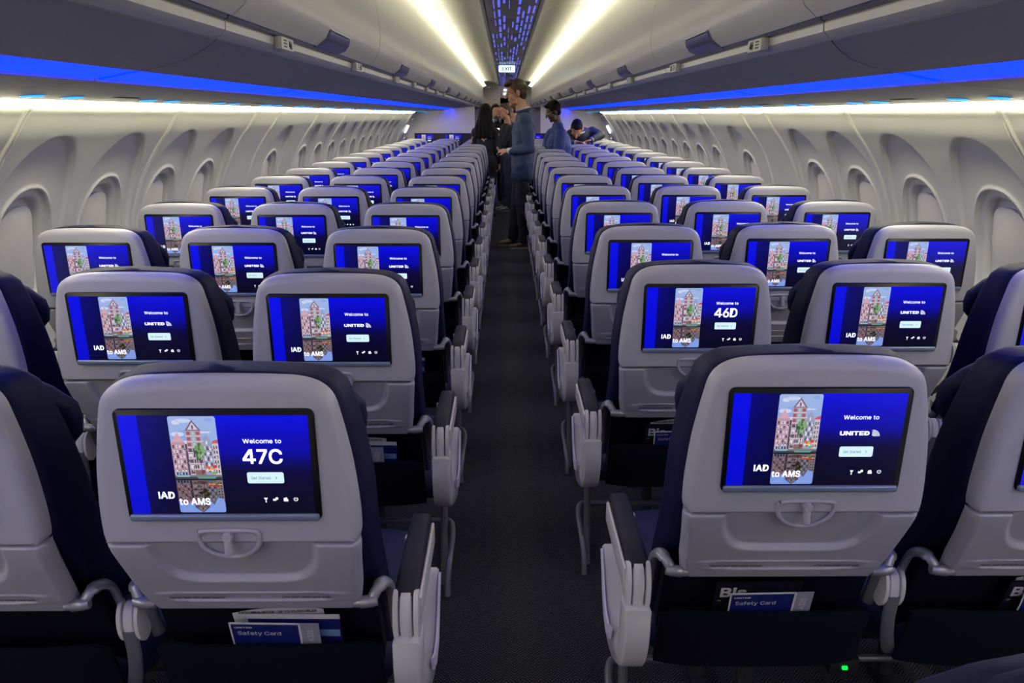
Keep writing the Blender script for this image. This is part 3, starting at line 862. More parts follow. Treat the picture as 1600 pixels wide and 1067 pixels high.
    # hinges at the tray corners
    for sx in (-1, 1):
        mb = MB(); mb.tube([(sx*.176, .076, .638), (sx*.186, .076, .638), (sx*.187, .076, .638), (sx*.206, .078, .639), (sx*.216, .080, .640)], [.0095, .0095, .0112, .0112, .0100], 14)
        pts = spline([(sx*.206, .078, .642), (sx*.216, .088, .658), (sx*.224, .105, .660), (sx*.230, .128, .64), (sx*.232, .146, .585), (sx*.232, .170, .50)], 5)
        mb.tube(pts, [.010]*6+[.0125]*(len(pts)-6), 10, True, .6); mb.build('hinge_arm', 'silver', t, ang=60)
    # legs, floor track shoe and cross tube
    for y in (.20, .56):
        mb = MB(); mb.tube([(0, y, .36), (0, y-.02, .2), (0, y-.05, .01)], [.022, .018, .020], 10); mb.rbox((0, y-.05, .012), (.05, .12, .024), .006); mb.build('leg', 'frame_dark', t)
    mb = MB(); mb.tube([(-.25, .30, .33), (.25, .30, .33)], .024, 12); mb.tube([(-.25, .52, .33), (.25, .52, .33)], .020, 12); mb.build('support_beam', 'frame_dark', t)
    mb = MB(); mb.tube([(-.25, .395, .165), (.25, .395, .165)], .009, 10); mb.build('baggage_bar', 'tube', t)
    return t

def aisle_armrest(t, sx):
    """sx=+1: armrest to the right of the seat"""
    x0 = sx*.262
    mb = MB(); rings = []
    for y, w_, z0, z1 in ((.112, .020, .592, .626), (.118, .0235, .590, .632), (.20, .0235, .590, .634), (.34, .0225, .592, .636), (.385, .021, .596, .636), (.396, .016, .602, .630)):
        rings.append([(x0+px, y, (z0+z1)/2+pz) for px, pz in rrect(2*w_, z1-z0, .009, 3)])
    mb.loft(rings); a = mb.build('armrest', 'pad', t, ang=45)
    mb = MB(); rings = []
    for y in (.11, .25, .37): rings.append([(x0+sx*.0255+px, y, .598+pz) for px, pz in rrect(.007, .048, .003, 2)])
    mb.loft(rings); mb.build('armrest_side', 'rim', a)
    for i, (dx, w_, r) in enumerate(((-.019, .0105, .043), (0, .022, .041), (.019, .0105, .043))):
        mb = MB(); n = 22; mb2 = []
        for xx, k in ((-.5, .9), (-.38, 1), (.38, 1), (.5, .9)):
            mb2.append([(x0+dx+w_*xx, .118+r*.62*k*math.cos(2*PI*j/n), .577+r*1.28*k*math.sin(2*PI*j/n)) for j in range(n)])
        mb.loft(mb2); mb.build('pivot_cap', 'rim', a, ang=50)
    # rear fairing that hooks round to the aisle side
    side = [(.078, .548), (.074, .50), (.082, .45), (.104, .40), (.14, .365), (.18, .352), (.225, .362), (.262, .39), (.30, .435), (.335, .49), (.350, .52), (.335, .53), (.318, .515), (.285, .468), (.25, .432), (.21, .415), (.175, .42), (.155, .44), (.145, .47), (.14, .545)]
    sp = [(p.x, p.y) for p in spline([(a_, b_, 0) for a_, b_ in side], 3)]
    def ring(off, ins):
        out = []; n = len(sp)
        for i, (y, z) in enumerate(sp):
            u = Vector(sp[(i-1) % n]); v = Vector(sp[(i+1) % n]); tt = (v-u).normalized(); nn = Vector((-tt.y, tt.x))
            fl = smooth01((y-.12)/.12)
            out.append((x0+sx*(off+fl*.012*(1 if off > 0 else 1.6)), y+nn.x*ins, z+nn.y*ins))
        return out
    mb = MB(); mb.loft([ring(-.024, .004), ring(-.021, 0), ring(.021, 0), ring(.026, .005)]); fr = mb.build('side_fairing', 'rim', t, ang=50)
    inn = [(.175, .405), (.21, .392), (.25, .408), (.285, .445), (.315, .49), (.338, .520), (.328, .524), (.302, .50), (.268, .458), (.235, .432), (.2, .424), (.165, .44)]
    mb = MB(); n = len(inn)
    mb.loft([[(x0+sx*(.0335+.005*smooth01((y-.12)/.12)), y, z) for y, z in inn], [(x0+sx*(.0385+.005*smooth01((y-.12)/.12)), y, z) for y, z in inn]]); mb.build('fairing_inlay', 'inlay', fr)
    mb = MB(); mb.tube(spline([(sx*.24, .395, .165), (sx*.262, .385, .165), (sx*.272, .34, .15), (sx*.268, .27, .12), (sx*.262, .22, .06), (sx*.262, .20, .01)], 5), .0095, 10); mb.tube([(sx*.25, .30, .34), (sx*.25, .27, .2), (sx*.25, .25, .02)], [.012, .011, .013], 10)
    mb.build('baggage_bar_end', 'tube', t)
    mb = MB(); mb.rbox((sx*.236, .33, .608), (.008, .016, .012), .002); mb.build('recline_button', 'rim', a)
def middle_armrest(t, sx, x0=.254):
    x0 = sx*x0
    mb = MB(); rings = []
    for y, w_, z0, z1 in ((.142, .017, .572, .604), (.148, .020, .570, .610), (.25, .020, .570, .614), (.40, .019, .574, .616), (.412, .014, .582, .610)):
        rings.append([(x0+px, y, (z0+z1)/2+pz) for px, pz in rrect(2*w_, z1-z0, .008, 3)])
    mb.loft(rings); a = mb.build('armrest', 'pad', t, ang=45)
    for dx, w_, r in ((-.016, .009, .040), (.016, .009, .040), (0, .020, .037)):
        mb = MB(); n = 22; mb2 = []
        for xx, k in ((-.5, .9), (-.38, 1), (.38, 1), (.5, .9)):
            mb2.append([(x0+dx+w_*xx, .140+r*.7*k*math.cos(2*PI*j/n), .560+r*1.1*k*math.sin(2*PI*j/n)) for j in range(n)])
        mb.loft(mb2); mb.build('pivot_cap', 'rim', a, ang=50)
    mb = MB(); pts = spline([(x0, .118, .55), (x0, .122, .50), (x0-sx*.012, .135, .44), (x0-sx*.035, .16, .39), (x0-sx*.06, .19, .36)], 5)
    mb.tube(pts, .014, 12, True, .5); mb.build('support_strap', 'tube', t)

def tree_names(o): return o
base = make_seat()
bpy.context.view_layer.update()
FARSKIP = ('placard_lettering', 'button_text', 'recline_button', 'literature_pocket')
variants = {}
def variant(kind):
    if kind in variants: return variants[kind]
    t = copy_tree(base) if variants else base
    return t
def make_variant(kind):
    t = copy_tree(base)
    if kind == 'A': middle_armrest(t, -1, .262); middle_armrest(t, 1)
    if kind == 'B': middle_armrest(t, 1)
    if kind == 'C': aisle_armrest(t, 1)
    if kind == 'D': aisle_armrest(t, -1); 
    if kind == 'E': middle_armrest(t, -1)
    if kind == 'F': middle_armrest(t, -1); middle_armrest(t, 1, .262)
    return t
XS = {'A': -1.463, 'B': -.955, 'C': -.446, 'D': .522, 'E': 1.030, 'F': 1.538}
Y_L, Y_R, PITCH = 1.040, 1.135, .762
DY = {(0, 'C'): .006, (1, 'B'): .012, (1, 'C'): -.004, (1, 'D'): .014, (1, 'E'): .026, (2, 'C'): -.012, (2, 'D'): -.03, (3, 'B'): -.012, (3, 'C'): -.02, (3, 'D'): -.025, (4, 'C'): -.014}
where = {'A': 'window seat of the left block', 'B': 'middle seat of the left block', 'C': 'aisle seat of the left block', 'D': 'aisle seat of the right block', 'E': 'middle seat of the right block', 'F': 'window seat of the right block'}
NR = 16
bpy.context.view_layer.update()
for L in 'ABCDEF':
    proto = make_variant(L); bpy.context.view_layer.update()
    farp = None
    for r in range(0, NR):
        y = (Y_L if L in 'ABC' else Y_R)+PITCH*r+DY.get((r, L), 0)
        if r == 0: t = proto
        elif r < 8: t = copy_tree(proto)
        else: t = copy_tree(proto, None, FARSKIP)
        t.location = (XS[L], y, 0)
        lab = 'grey-backed navy seat, %s, %s row from the camera' % (where[L], ordn[r])
        special = {(0, 'C'): 'grey-backed navy seat whose screen reads 47C, nearest seat left of the aisle', (1, 'D'): 'grey-backed navy seat whose screen reads 46D, second row right of the aisle'}
        tag(t, special.get((r, L), lab), 'airline seat', 'rows of airline seats')
        if (r, L) in special:
            bpy.context.view_layer.update()
            for s_ in t.children:
                if s_.name.split('.')[0] == 'screen':
                    for q in list(s_.children):
                        if q.name.split('.')[0] == 'lettering':
                            bpy.data.objects.remove(q)
                    le = build_lettering('47C' if r == 0 else '46D').build('lettering', 'e_text', s_, smooth=False); le.location = (-.001, -.0043, 1.032)
                    SPEC = True
# 47C and 46D must not leak into copies: rebuild the ones that copied row 0 of C
bpy.context.view_layer.update()
std = None
for o in bpy.data.objects:
    if o.name.split('.')[0] == 'airline_seat' and o.get('label', '').startswith('grey-backed navy seat, middle seat of the left block, nearest'):
        for s_ in o.children:
            if s_.name.split('.')[0] == 'screen':
                for q in s_.children:
                    if q.name.split('.')[0] == 'lettering': std = q.data
for o in list(bpy.data.objects):
    if o.name.split('.')[0] == 'airline_seat' and 'reads' not in o.get('label', ''):
        for s_ in o.children:
            if s_.name.split('.')[0] == 'screen':
                for q in s_.children:
                    if q.name.split('.')[0] == 'lettering': q.data = std
# the seat whose headrest shows at the lower right corner
for ch in list(base.children_recursive): pass
base.location = (XS['D']+.035, Y_R-PITCH-.024, 0)
tag(base, 'navy seat of which only the headrest corner shows at the lower right edge', 'airline seat', 'rows of airline seats')

# bulkhead screens
bs = None
for sd, xs, yb in ((-1, (-1.463, -.955, -.446), 14.0), (1, (.522, 1.03, 1.538), 14.0)):
    x0, x1 = (xs[0]-.20, xs[2]+.25) if sd < 0 else (xs[0]-.25, xs[2]+.20)
    mb = MB(); mb.rbox(((x0+x1)/2, yb, .86), (x1-x0, .03, .57), .006); o = mb.build('bulkhead_trim_panel', 'frame_dark'); tag(o, 'dark panel holding three screens on the %s front bulkhead' % ('left' if sd < 0 else 'right'), 'panel')
    for k, x in enumerate(xs):
        mb = MB(); mb.loft([[(a, .0, b) for a, b in rrect(.3066, .192, .011)], [(a, -.014, b) for a, b in rrect(.3066, .192, .011)]])
        s_ = mb.build('wall_screen', 'black', loc=(x, yb-.018, 1.035)); d = bpy.data.objects.new('display', DISPLAY); COL.objects.link(d); d.parent = s_; d.location = (0, -.0145, .085)
        q = bpy.data.objects.new('lettering', std); COL.objects.link(q); q.parent = s_; q.location = (0, -.0145, .085)
        tag(s_, 'blue lit screen on the %s front bulkhead, %s from the aisle' % ('left' if sd < 0 else 'right', ('third', 'second', 'first')[k] if sd < 0 else ('first', 'second', 'third')[k]), 'screen', 'screens on the front bulkhead')

# ------------------------------------------------------------------ cards and magazines in the pockets
def quad_card(mb, x0, x1, z0, z1, y, th=.0015, lean=.0):
    mb.loft([[(x0, y, z0), (x1, y, z0), (x1, y+th, z0), (x0, y+th, z0)], [(x0+lean, y-.45*(0), z1), (x1+lean, y, z1), (x1+lean, y+th, z1), (x0+lean, y+th, z1)]])
def safety_card():
    t = empty('safety_card')
    mb = MB(); mb.loft([[(x, .0, z) for x, z in ((-.062, 0), (.062, 0), (.062, .118), (-.062, .118))], [(x, .0012, z) for x, z in ((-.062, 0), (.062, 0), (.062, .118), (-.062, .118))]]); mb.build('card', 'cardblue', t, smooth=False)
    mb = MB(); mb.rbox((0, -.0004, .1195), (.128, .0012, .004), 0); mb.rbox((-.0635, -.0004, .0595), (.003, .0012, .122), 0); mb.rbox((.064, -.0004, .0595), (.004, .0012, .122), 0); mb.build('border', 'cardwhite', t, smooth=False)
    mb = MB(); mb.rbox((.083, .0004, .0595), (.034, .0012, .122), 0); s_ = mb.build('side_panel', 'cardgrey', t, smooth=False)
    mb = MB(); put_text(mb, 'A321', .014, (.082, -.0006, .087), xdir=(0, 0, 1), ydir=(-1, 0, 0), fit=.034); mb.build('side_lettering', 'cardwhite', s_, smooth=False)
    mb = MB(); put_text(mb, 'UNITED', .0085, (-.040, -.0006, .108), bold=.0003, spacing=1.2, fit=.033, fh=.0042)
    put_text(mb, 'Safety Card', .0185, (-.012, -.0006, .091), bold=.0001, wide=1.1, fit=.080); mb.build('lettering', 'cardwhite', t, smooth=False)
    return t
def magazine(style):
    t = empty('magazine')
    a, b = (-.085, .085)
    mb = MB(); mb.loft([[(x, y, z) for x, y in ((a, 0), (b, 0), (b, .004), (a, .004))] for z in (0, .125)]); mb.build('cover', 'cardblack' if style else 'cardblue', t, smooth=False)
    mb = MB()
    if style == 1:
        put_text(mb, 'Bis', .040, (-.050, -.0006, .098), bold=.0012, fit=.052, fh=.028); put_text(mb, 'ON', .006, (-.076, -.0006, .074), fit=.008)
    else:
        mb.rbox((0, -.0003, .128), (.172, .0014, .012), 0)
    mb.build('headline', 'cardwhite', t, smooth=False)
    mb = MB(); mb.rbox((.055, -.0004, .082), (.055, .001, .018), 0); mb.build('photo', 'cardsky', t, smooth=False)
    return t
def leaflet():
    t = empty('leaflet')
    mb = MB(); rings = []
    for x in [-.085+.017*k for k in range(11)]:
        top = .138-.010*((x-.01)/.085)**2
        rings.append([(x, 0, 0), (x, 0, top), (x, .0012, top), (x, .0012, 0)])
    mb.loft(rings); mb.build('sheet', 'cardwhite', t, smooth=False)
    mb = MB(); put_text(mb, 'EXCLUSIVE OFFER - UP TO 75,000 MILES', .0072, (0, -.0006, .127), bold=.0002, fit=.145); mb.build('lettering', 'ink', t, smooth=False)
    return t
tilt = math.radians(-12)
sc0 = mg0 = mg1 = lf0 = None
def place(src, fresh, r, L, dx, dz, dy, rz, label, cat, group):
    t = src if fresh else copy_tree(src)
    y = (Y_L if L in 'ABC' else Y_R)+PITCH*r+DY.get((r, L), 0)
    t.location = (XS[L]+dx, y+.136+dy, .478+dz); t.rotation_euler = (math.radians(14), rz, 0)
    return tag(t, label, cat, group)
sc0 = safety_card(); mg0 = magazine(1); mg1 = magazine(0); lf0 = leaflet(); bpy.context.view_layer.update()
first = {'s': True, 'm': True, 'n': True, 'l': True}
def pl(k, *a):
    src = {'s': sc0, 'm': mg0, 'n': mg1, 'l': lf0}[k]
    f = first[k]; first[k] = False; return place(src, f, *a)
rowname = {0: 'nearest', 1: 'second', 2: 'third'}
for r, L in ((0, 'A'), (0, 'C'), (0, 'D'), (0, 'E'), (1, 'C'), (1, 'D'), (2, 'C')):
    w_ = '%s row %s' % (rowname[r], {'A': 'left window seat', 'C': 'left aisle seat', 'D': 'right aisle seat', 'E': 'right middle seat'}[L])
    dx = {'A': .02, 'C': -.002, 'D': -.012, 'E': .065}[L]
    rz = {'A': .02, 'C': .02, 'D': -.02, 'E': -.05}[L]
    pl('s', r, L, dx, -.024+.004*(L == 'C'), -.006, rz, 'blue safety card in the seat pocket of the %s' % w_, 'safety card', 'safety cards in seat pockets')
    if L in 'AC':
        pl('n', r, L, dx+.052, -.022, .008, .01, 'blue booklet behind the safety card, %s' % w_, 'booklet', 'booklets in seat pockets')
        pl('l', r, L, dx+.028, -.014, .012, -.03, 'white offer leaflet behind the safety card, %s' % w_, 'leaflet', 'leaflets in seat pockets')
    else:
        pl('m', r, L, dx-.005, -.012, .006, -.01, 'black magazine behind the safety card, %s' % w_, 'magazine', 'magazines in seat pockets')
        if L == 'E' or r == 1: pl('l', r, L, dx+.01, -.008, .014, -.02, 'white leaflet behind the black magazine, %s' % w_, 'leaflet', 'leaflets in seat pockets')
# power box with green LED under the right block
t = empty('power_box', (.783, 1.45, .25)); mb = MB(); mb.rbox((0, 0, 0), (.07, .10, .045), .006); mb.build('box', 'frame_dark', t)
mb = MB(); mb.rbox((.0, -.052, .0), (.012, .006, .008), .001); mb.build('indicator', 'e_green', t)
mb = MB(); mb.rbox((0, 0, .04), (.02, .02, .05), .003); mb.build('bracket', 'frame_dark', t)
tag(t, 'small dark power box with glowing green light under the nearest right seats', 'power box')

# ------------------------------------------------------------------ people
def remesh(mb, name, m, parent=None, voxel=.008, it=4, fac=.5, wob=0.0, seed=0):
    me = bpy.data.meshes.new('raw'); me.from_pydata(mb.v, [], mb.f)
    bm = bmesh.new(); bm.from_mesh(me); bmesh.ops.recalc_face_normals(bm, faces=bm.faces); bm.to_mesh(me); bm.free()
    o = bpy.data.objects.new('raw', me); COL.objects.link(o)
    a = o.modifiers.new('r', 'REMESH'); a.mode = 'VOXEL'; a.voxel_size = voxel
    b = o.modifiers.new('s', 'SMOOTH'); b.iterations = it; b.factor = fac
    dg = bpy.context.evaluated_depsgraph_get(); out = bpy.data.meshes.new_from_object(o.evaluated_get(dg))
    bpy.data.objects.remove(o); bpy.data.meshes.remove(me)
    if wob:
        for v, n in zip(out.vertices, [vv.normal.copy() for vv in out.vertices]):
            p = v.co*9+Vector((seed, 0, 0)); p.z *= 1.9
            v.co += n*wob*noise.noise(p)
    out.materials.clear()
    return mesh_obj(name, out, m, parent, True, 80)
def cap(mb, p0, r0, p1, r1, n=14):
    p0 = Vector(p0); p1 = Vector(p1); d = (p1-p0); L = d.length; d.normalize()
    pts = []; rr = []
    for k in range(5):
        a = PI/2*(1-k/4); pts.append(p0-d*r0*math.sin(a)); rr.append(max(r0*math.cos(a), r0*.05))
    for k in range(1, 5):
        a = PI/2*k/4; pts.append(p1+d*r1*math.sin(a)); rr.append(max(r1*math.cos(a), r1*.05))
    mb.tube(pts, rr, n)
def chain(mb, pts, rad, add=0):
    for i in range(len(pts)-1): cap(mb, pts[i], rad[i]+add, pts[i+1], rad[i+1]+add)
def frame(fwd, up=(0, 0, 1)):
    f = Vector(fwd).normalized(); r = f.cross(Vector(up)).normalized(); u = r.cross(f)
    return Matrix((r, f, u)).transposed()
def head(body, c, R, s=1.0):
    c = Vector(c); P = lambda x, y, z: c+R @ (Vector((x, y, z))*s)
    body.ell(P(0, -.008, .028), (.076*s, .094*s, .092*s), rot=R)
    body.ell(P(0, .030, -.035), (.060*s, .060*s, .082*s), rot=R)
    cap(body, P(-.035, .03, -.085), .026*s, P(.035, .03, -.085), .026*s); cap(body, P(0, .05, -.09), .030*s, P(0, .065, -.10), .022*s)
    cap(body, P(0, .086, .012), .011*s, P(0, .112, -.030), .015*s)
    cap(body, P(-.028, .078, .024), .012*s, P(.028, .078, .024), .012*s)
    cap(body, P(-.016, .083, -.062), .009*s, P(.016, .083, -.062), .009*s)
    for sx in (-1, 1): body.ell(P(sx*.078, -.005, -.012), (.012*s, .022*s, .033*s), rot=R); cap(body, P(sx*.045, .055, -.03), .020*s, P(sx*.050, .03, -.06), .02*s)
    return P
def eyes(P, root, s):
    for sx in (-1, 1):
        mb = MB(); mb.ell(P(sx*.030, .083, .002), (.011*s, .007*s, .006*s), 10, 8); o = mb.build('eye', 'shirt', root)
        mb = MB(); mb.ell(P(sx*.030, .0905, .002), (.005*s, .004*s, .005*s), 8, 6); mb.build('iris', 'hair_black', o)
def hand(body, w_, dirn, palm_n, size=1.0, curl=.6, flip=1):
    """palm with five separate curled fingers from the wrist point"""
    w_ = Vector(w_); d = Vector(dirn).normalized(); n = Vector(palm_n).normalized(); s_ = d.cross(n).normalized()*flip
    for k in (-1.5, -.5, .5, 1.5): cap(body, w_+s_*k*.010, .013, w_+d*.075*size+s_*k*.019, .0115)
    for k, L in ((-1.5, .058), (-.5, .072), (.5, .076), (1.5, .068)):
        p = w_+d*.080*size+s_*k*.020; a = 0; dd = d.copy(); seg = L/3
        for j in range(3):
            a = curl*(j+.5)*.8; dd = (d*math.cos(a)+n*math.sin(a)).normalized(); q = p+dd*seg*1.25; cap(body, p, .0092-.0008*j, q, .0086-.0008*j, 8); p = q
    p = w_+d*.02+s_*.026; q = p+(d*.6+s_*.7+n*.4).normalized()*.04; cap(body, p, .0125, q, .0105, 8); cap(body, q, .0105, q+(d*.85+n*.4).normalized()*.032, .0085, 8)

def shoe(root, heel, toe, m, sole, w_=.045):
    heel = Vector(heel); toe = Vector(toe); d = (toe-heel).normalized(); r = Vector((-d.y, d.x, 0)); L = (toe-heel).length
    up = MB(); so = MB(); ringsu = []; ringss = []
    for t, ww, h in ((0, .55, .055), (.06, .75, .075), (.25, .80, .085), (.42, .80, .070), (.6, .92, .050), (.8, .95, .040), (.93, .75, .033), (1, .4, .024)):
        c = heel+d*L*t; ring = []
        for k in range(14):
            a = 2*PI*k/14; ring.append(c+r*(w_*ww*math.cos(a))+Vector((0, 0, .018+max(0, h*.5+h*.5*math.sin(a)))))
        ringsu.append(ring)
        ringss.append([c+r*(w_*(ww+.08)*x)+Vector((0, 0, z)) for x, z in ((-1, .001), (1, .001), (1, .022), (-1, .022))])
    up.loft(ringsu); so.loft(ringss); s_ = up.build('shoe', m, root, ang=60); so.build('sole', sole, s_)

def person(label, skin, parts, cat='person'):
    """parts(body) fills the body mesh; returns a function that adds the clothing as children"""
    mb = MB(); after = parts(mb); root = remesh(mb, 'person', skin, None, .0065, 3); tag(root, label, cat); after(root); return root

# man standing in the aisle, in profile facing left
def man1(b):
    X0, Y0 = .0, 8.5
    V = lambda x, y, z: Vector((X0+x, Y0+y, z))
    R = frame((-1, -.12, -.16)); hc = V(.118, 0, 1.700); P = head(b, hc, R, 1.10)
    cap(b, V(.185, 0, 1.50), .068, P(0, -.025, -.07), .060)
    torso = [V(.20, 0, 1.47), V(.205, 0, 1.30), V(.195, 0, 1.08), V(.18, 0, .93)]
    chain(b, torso, [.07, .115, .10, .11]); cap(b, V(.205, -.15, 1.43), .055, V(.205, .15, 1.43), .055)
    nA = [V(.215, -.185, 1.42), V(.262, -.225, 1.12), V(.045, -.115, 1.085)]; fA = [V(.21, .185, 1.42), V(.24, .215, 1.13), V(.03, .10, 1.075)]
    chain(b, nA, [.052, .042, .029]); chain(b, fA, [.052, .042, .029])
    hand(b, V(.02, -.105, 1.086), (-1, .75, .02), (-.1, .5, -.6), 1, .9); hand(b, V(.01, .085, 1.07), (-1, -.75, .05), (-.1, -.5, .5), 1, .9, -1)
    nL = [V(.19, -.09, .92), V(.185, -.095, .50), V(.215, -.10, .09)]; fL = [V(.165, .09, .92), V(.135, .095, .50), V(.085, .10, .09)]
    chain(b, nL, [.088, .056, .04]); chain(b, fL, [.088, .056, .04])
    def after(root):
        eyes(P, root, 1.10)
        s = 1.10
        h = MB(); h.ell(P(0, -.020, .040), (.082*s, .098*s, .092*s), rot=R); h.ell(P(0, -.055, -.012), (.074*s, .052*s, .075*s), rot=R)
        h.ell(P(0, .040, .098), (.062*s, .056*s, .036*s), rot=R); h.ell(P(0, .085, .092), (.045*s, .030*s, .026*s), rot=R)
        for sx in (-1, 1): cap(h, P(sx*.070, .018, .035), .016*s, P(sx*.074, .012, .0), .010*s)
        remesh(h, 'hair', 'hair_brown', root, .007, 3, wob=.004)
        j = MB(); chain(j, [V(.20, 0, 1.46), V(.207, 0, 1.30), V(.195, 0, 1.10), V(.185, 0, .95)], [.085, .135, .125, .132])
        for yy in (-.07, .07): chain(j, [V(.205, yy, 1.42), V(.207, yy, 1.28), V(.195, yy, 1.08), V(.19, yy, .93), V(.185, yy, .84)], [.075, .115, .105, .122, .132])
        cap(j, V(.208, -.16, 1.43), .068, V(.208, .16, 1.43), .068)
        chain(j, nA[:2]+[V(.075, -.13, 1.088)], [.070, .062, .042]); chain(j, fA[:2]+[V(.06, .115, 1.078)], [.070, .062, .042])
        remesh(j, 'jacket', 'suit', root, .011, 5, wob=.010)
        c = MB(); c.tube([V(.205+.075*math.cos(a), .078*math.sin(a), 1.515-.018*math.cos(a)*-1) for a in [2*PI*k/16 for k in range(17)]], .016, 8, False); c.build('collar', 'suit', root)
        c = MB(); c.tube([V(.195+.062*math.cos(a), .064*math.sin(a), 1.530+.016*math.cos(a)) for a in [2*PI*k/16 for k in range(17)]], .012, 8, False); c.build('shirt_collar', 'shirt', root)
        for p, q in ((V(.062, -.124, 1.086), V(.050, -.118, 1.086)), (V(.048, .108, 1.077), V(.036, .102, 1.077))):
            c = MB(); cap(c, p, .036, q, .036); c.build('shirt_cuff', 'shirt', root)
        tr = MB(); cap(tr, V(.18, -.05, .90), .085, V(.18, .05, .90), .085)
        chain(tr, [V(.19, -.09, .92), V(.19, -.095, .52), V(.218, -.10, .105)], [.086, .080, .068]); chain(tr, [V(.165, .09, .92), V(.14, .095, .52), V(.09, .10, .105)], [.086, .080, .068])
        remesh(tr, 'trousers', 'trousers', root, .011, 4, wob=.010, seed=4)
        shoe(root, V(.285, -.10, 0), V(.045, -.125, 0), 'shoe_brown', 'sole'); shoe(root, V(.15, .10, 0), V(-.10, .085, 0), 'shoe_brown', 'sole')
    return after
person('man in navy blazer and brown shoes standing in the aisle, facing left', 'skin', man1)

# generic standing figure used for the people further along the aisle
def standing(x, y, facing, hair, top_m, low_m, shoe_m, height=1.62, arms=None, head_dir=None, long_hair=False, lean=(0, 0), hair_r=1.0, eyes_on=True, build=1.0, glasses=False, hand_dirs=None, curl=.8, shirt=False):
    def parts(b):
        k = height/1.75; F = Vector((facing[0], facing[1], 0)).normalized(); Rt = Vector((F.y, -F.x, 0))
        def V(r, f, z):
            t = max(0, (z-.9)/.8)
            return Vector((x, y, 0))+Rt*r*k+F*f*k+Vector((lean[0]*t, lean[1]*t, z*k))
        hd = head_dir or (F.x, F.y, -.1)
        R = frame(hd); hc = V(0, .035, 1.63); P = head(b, hc, R, k*1.02)
        cap(b, V(0, -.02, 1.42), .058*k, P(0, -.02, -.07), .052*k)
        chain(b, [V(0, 0, 1.38), V(0, 0, 1.22), V(0, 0, 1.03), V(0, 0, .92)], [.07*k, .10*k, .085*k, .10*k]); cap(b, V(-.13, 0, 1.37), .05*k, V(.13, 0, 1.37), .05*k)
        A = arms(V) if arms else {s_: [V(s_*.175, 0, 1.36), V(s_*.21, -.02, 1.08), V(s_*.19, .10, .86)] for s_ in (-1, 1)}
        for s_ in (-1, 1):
            chain(b, A[s_], [.045*k, .038*k, .026*k]); dd = (A[s_][2]-A[s_][1]).normalized()
            n = -Rt*s_ if not hand_dirs else hand_dirs(s_, V)
            hand(b, A[s_][2], dd, n, k, curl, s_)
        for s_ in (-1, 1): chain(b, [V(s_*.085, 0, .90), V(s_*.09, .01, .48), V(s_*.09, -.01, .08)], [.085*k, .052*k, .036*k])
        def after(root):
            s = k*1.02
            if eyes_on: eyes(P, root, s)
            h = MB(); h.ell(P(0, -.022, .038), (.084*s*hair_r, .098*s, .094*s*hair_r), rot=R); h.ell(P(0, -.05, -.01), (.076*s, .05*s, .07*s), rot=R); h.ell(P(0, .045, .095), (.055*s, .045*s, .028*s), rot=R)
            if long_hair:
                for rr in (-.072, -.04, 0, .04, .072):
                    f0 = .0 if abs(rr) > .06 else -.05
                    chain(h, [P(rr, f0-.02, .02), P(rr*1.15, f0-.04, -.10), P(rr*1.5, -.085, -.22), P(rr*1.7, -.095, -.36)], [.036*s, .036*s, .04*s, .025*s])
            remesh(h, 'hair', hair, root, .008, 3, wob=.004)
            j = MB(); bb = build
            chain(j, [V(0, 0, 1.37), V(0, 0, 1.22), V(0, 0, 1.03), V(0, 0, .90)], [.085*k, .125*k*bb, .112*k*bb, .125*k*bb])
            for rr in (-.06, .06): chain(j, [V(rr, 0, 1.33), V(rr, 0, 1.18), V(rr, 0, 1.02), V(rr, 0, .84)], [.08*k, .10*k*bb, .092*k*bb, .11*k*bb])
            cap(j, V(-.14, 0, 1.36), .062*k, V(.14, 0, 1.36), .062*k)
            for s_ in (-1, 1): chain(j, [A[s_][0], A[s_][1], A[s_][1].lerp(A[s_][2], .86)], [.062*k*bb, .054*k*bb, .038*k])
            remesh(j, 'jacket', top_m, root, .012, 4, wob=.009, seed=x*7)
            if build > 1.1:
                c = MB(); chain(c, [V(-.10, 0, 1.38), V(0, -.01, 1.44), V(.10, 0, 1.38)], [.06, .072, .06]); remesh(c, 'jacket_collar', top_m, root, .012, 3)
            if shirt:
                c = MB(); c.tube([V(.062*math.cos(a), .02+.062*math.sin(a), 1.435) for a in [2*PI*q/14 for q in range(15)]], .014, 8, False); c.build('shirt_collar', 'shirt', root)
            tr = MB(); cap(tr, V(-.06, 0, .92), .115*k, V(.06, 0, .92), .115*k)
            for s_ in (-1, 1): chain(tr, [V(s_*.088, 0, .90), V(s_*.092, .01, .50), V(s_*.09, -.01, .10)], [.10*k, .074*k, .06*k])
            remesh(tr, 'trousers', low_m, root, .012, 4, wob=.008, seed=x*3)
            for s_ in (-1, 1):
                a = V(s_*.09, -.07, 0); c = V(s_*.10, .17, 0); a.z = c.z = 0; a.x -= 0
                shoe(root, a, c, shoe_m, 'sole', .042)
            if glasses:
                g = MB()
                for sx in (-1, 1):
                    g.tube([P(sx*.032+.020*math.cos(a), .098, .003+.015*math.sin(a)) for a in [2*PI*q/12 for q in range(13)]], .0018, 6, False)
                    g.tube([P(sx*.052, .096, .006), P(sx*.082, .0, .006)], .0018, 6)
                g.tube([P(-.012, .1, .006), P(.012, .1, .006)], .0018, 6); g.build('glasses', 'silver', root)
        return after
    return parts
person('person with very long black hair and dark coat, back to the camera', 'skin_tan',
       standing(-.285, 10.855, (.25, 1), 'hair_black', 'blackcloth', 'blackcloth', 'camera_black', 1.60, long_hair=True, hair_r=1.12, eyes_on=False, build=.82))
person('smiling person with long dark hair and dark jacket facing the camera down the aisle', 'skin',
       standing(-.165, 12.75, (.15, -1), 'hair_black', 'blackcloth', 'blackcloth', 'camera_black', 1.63, long_hair=True, head_dir=(.2, -1, 0)))
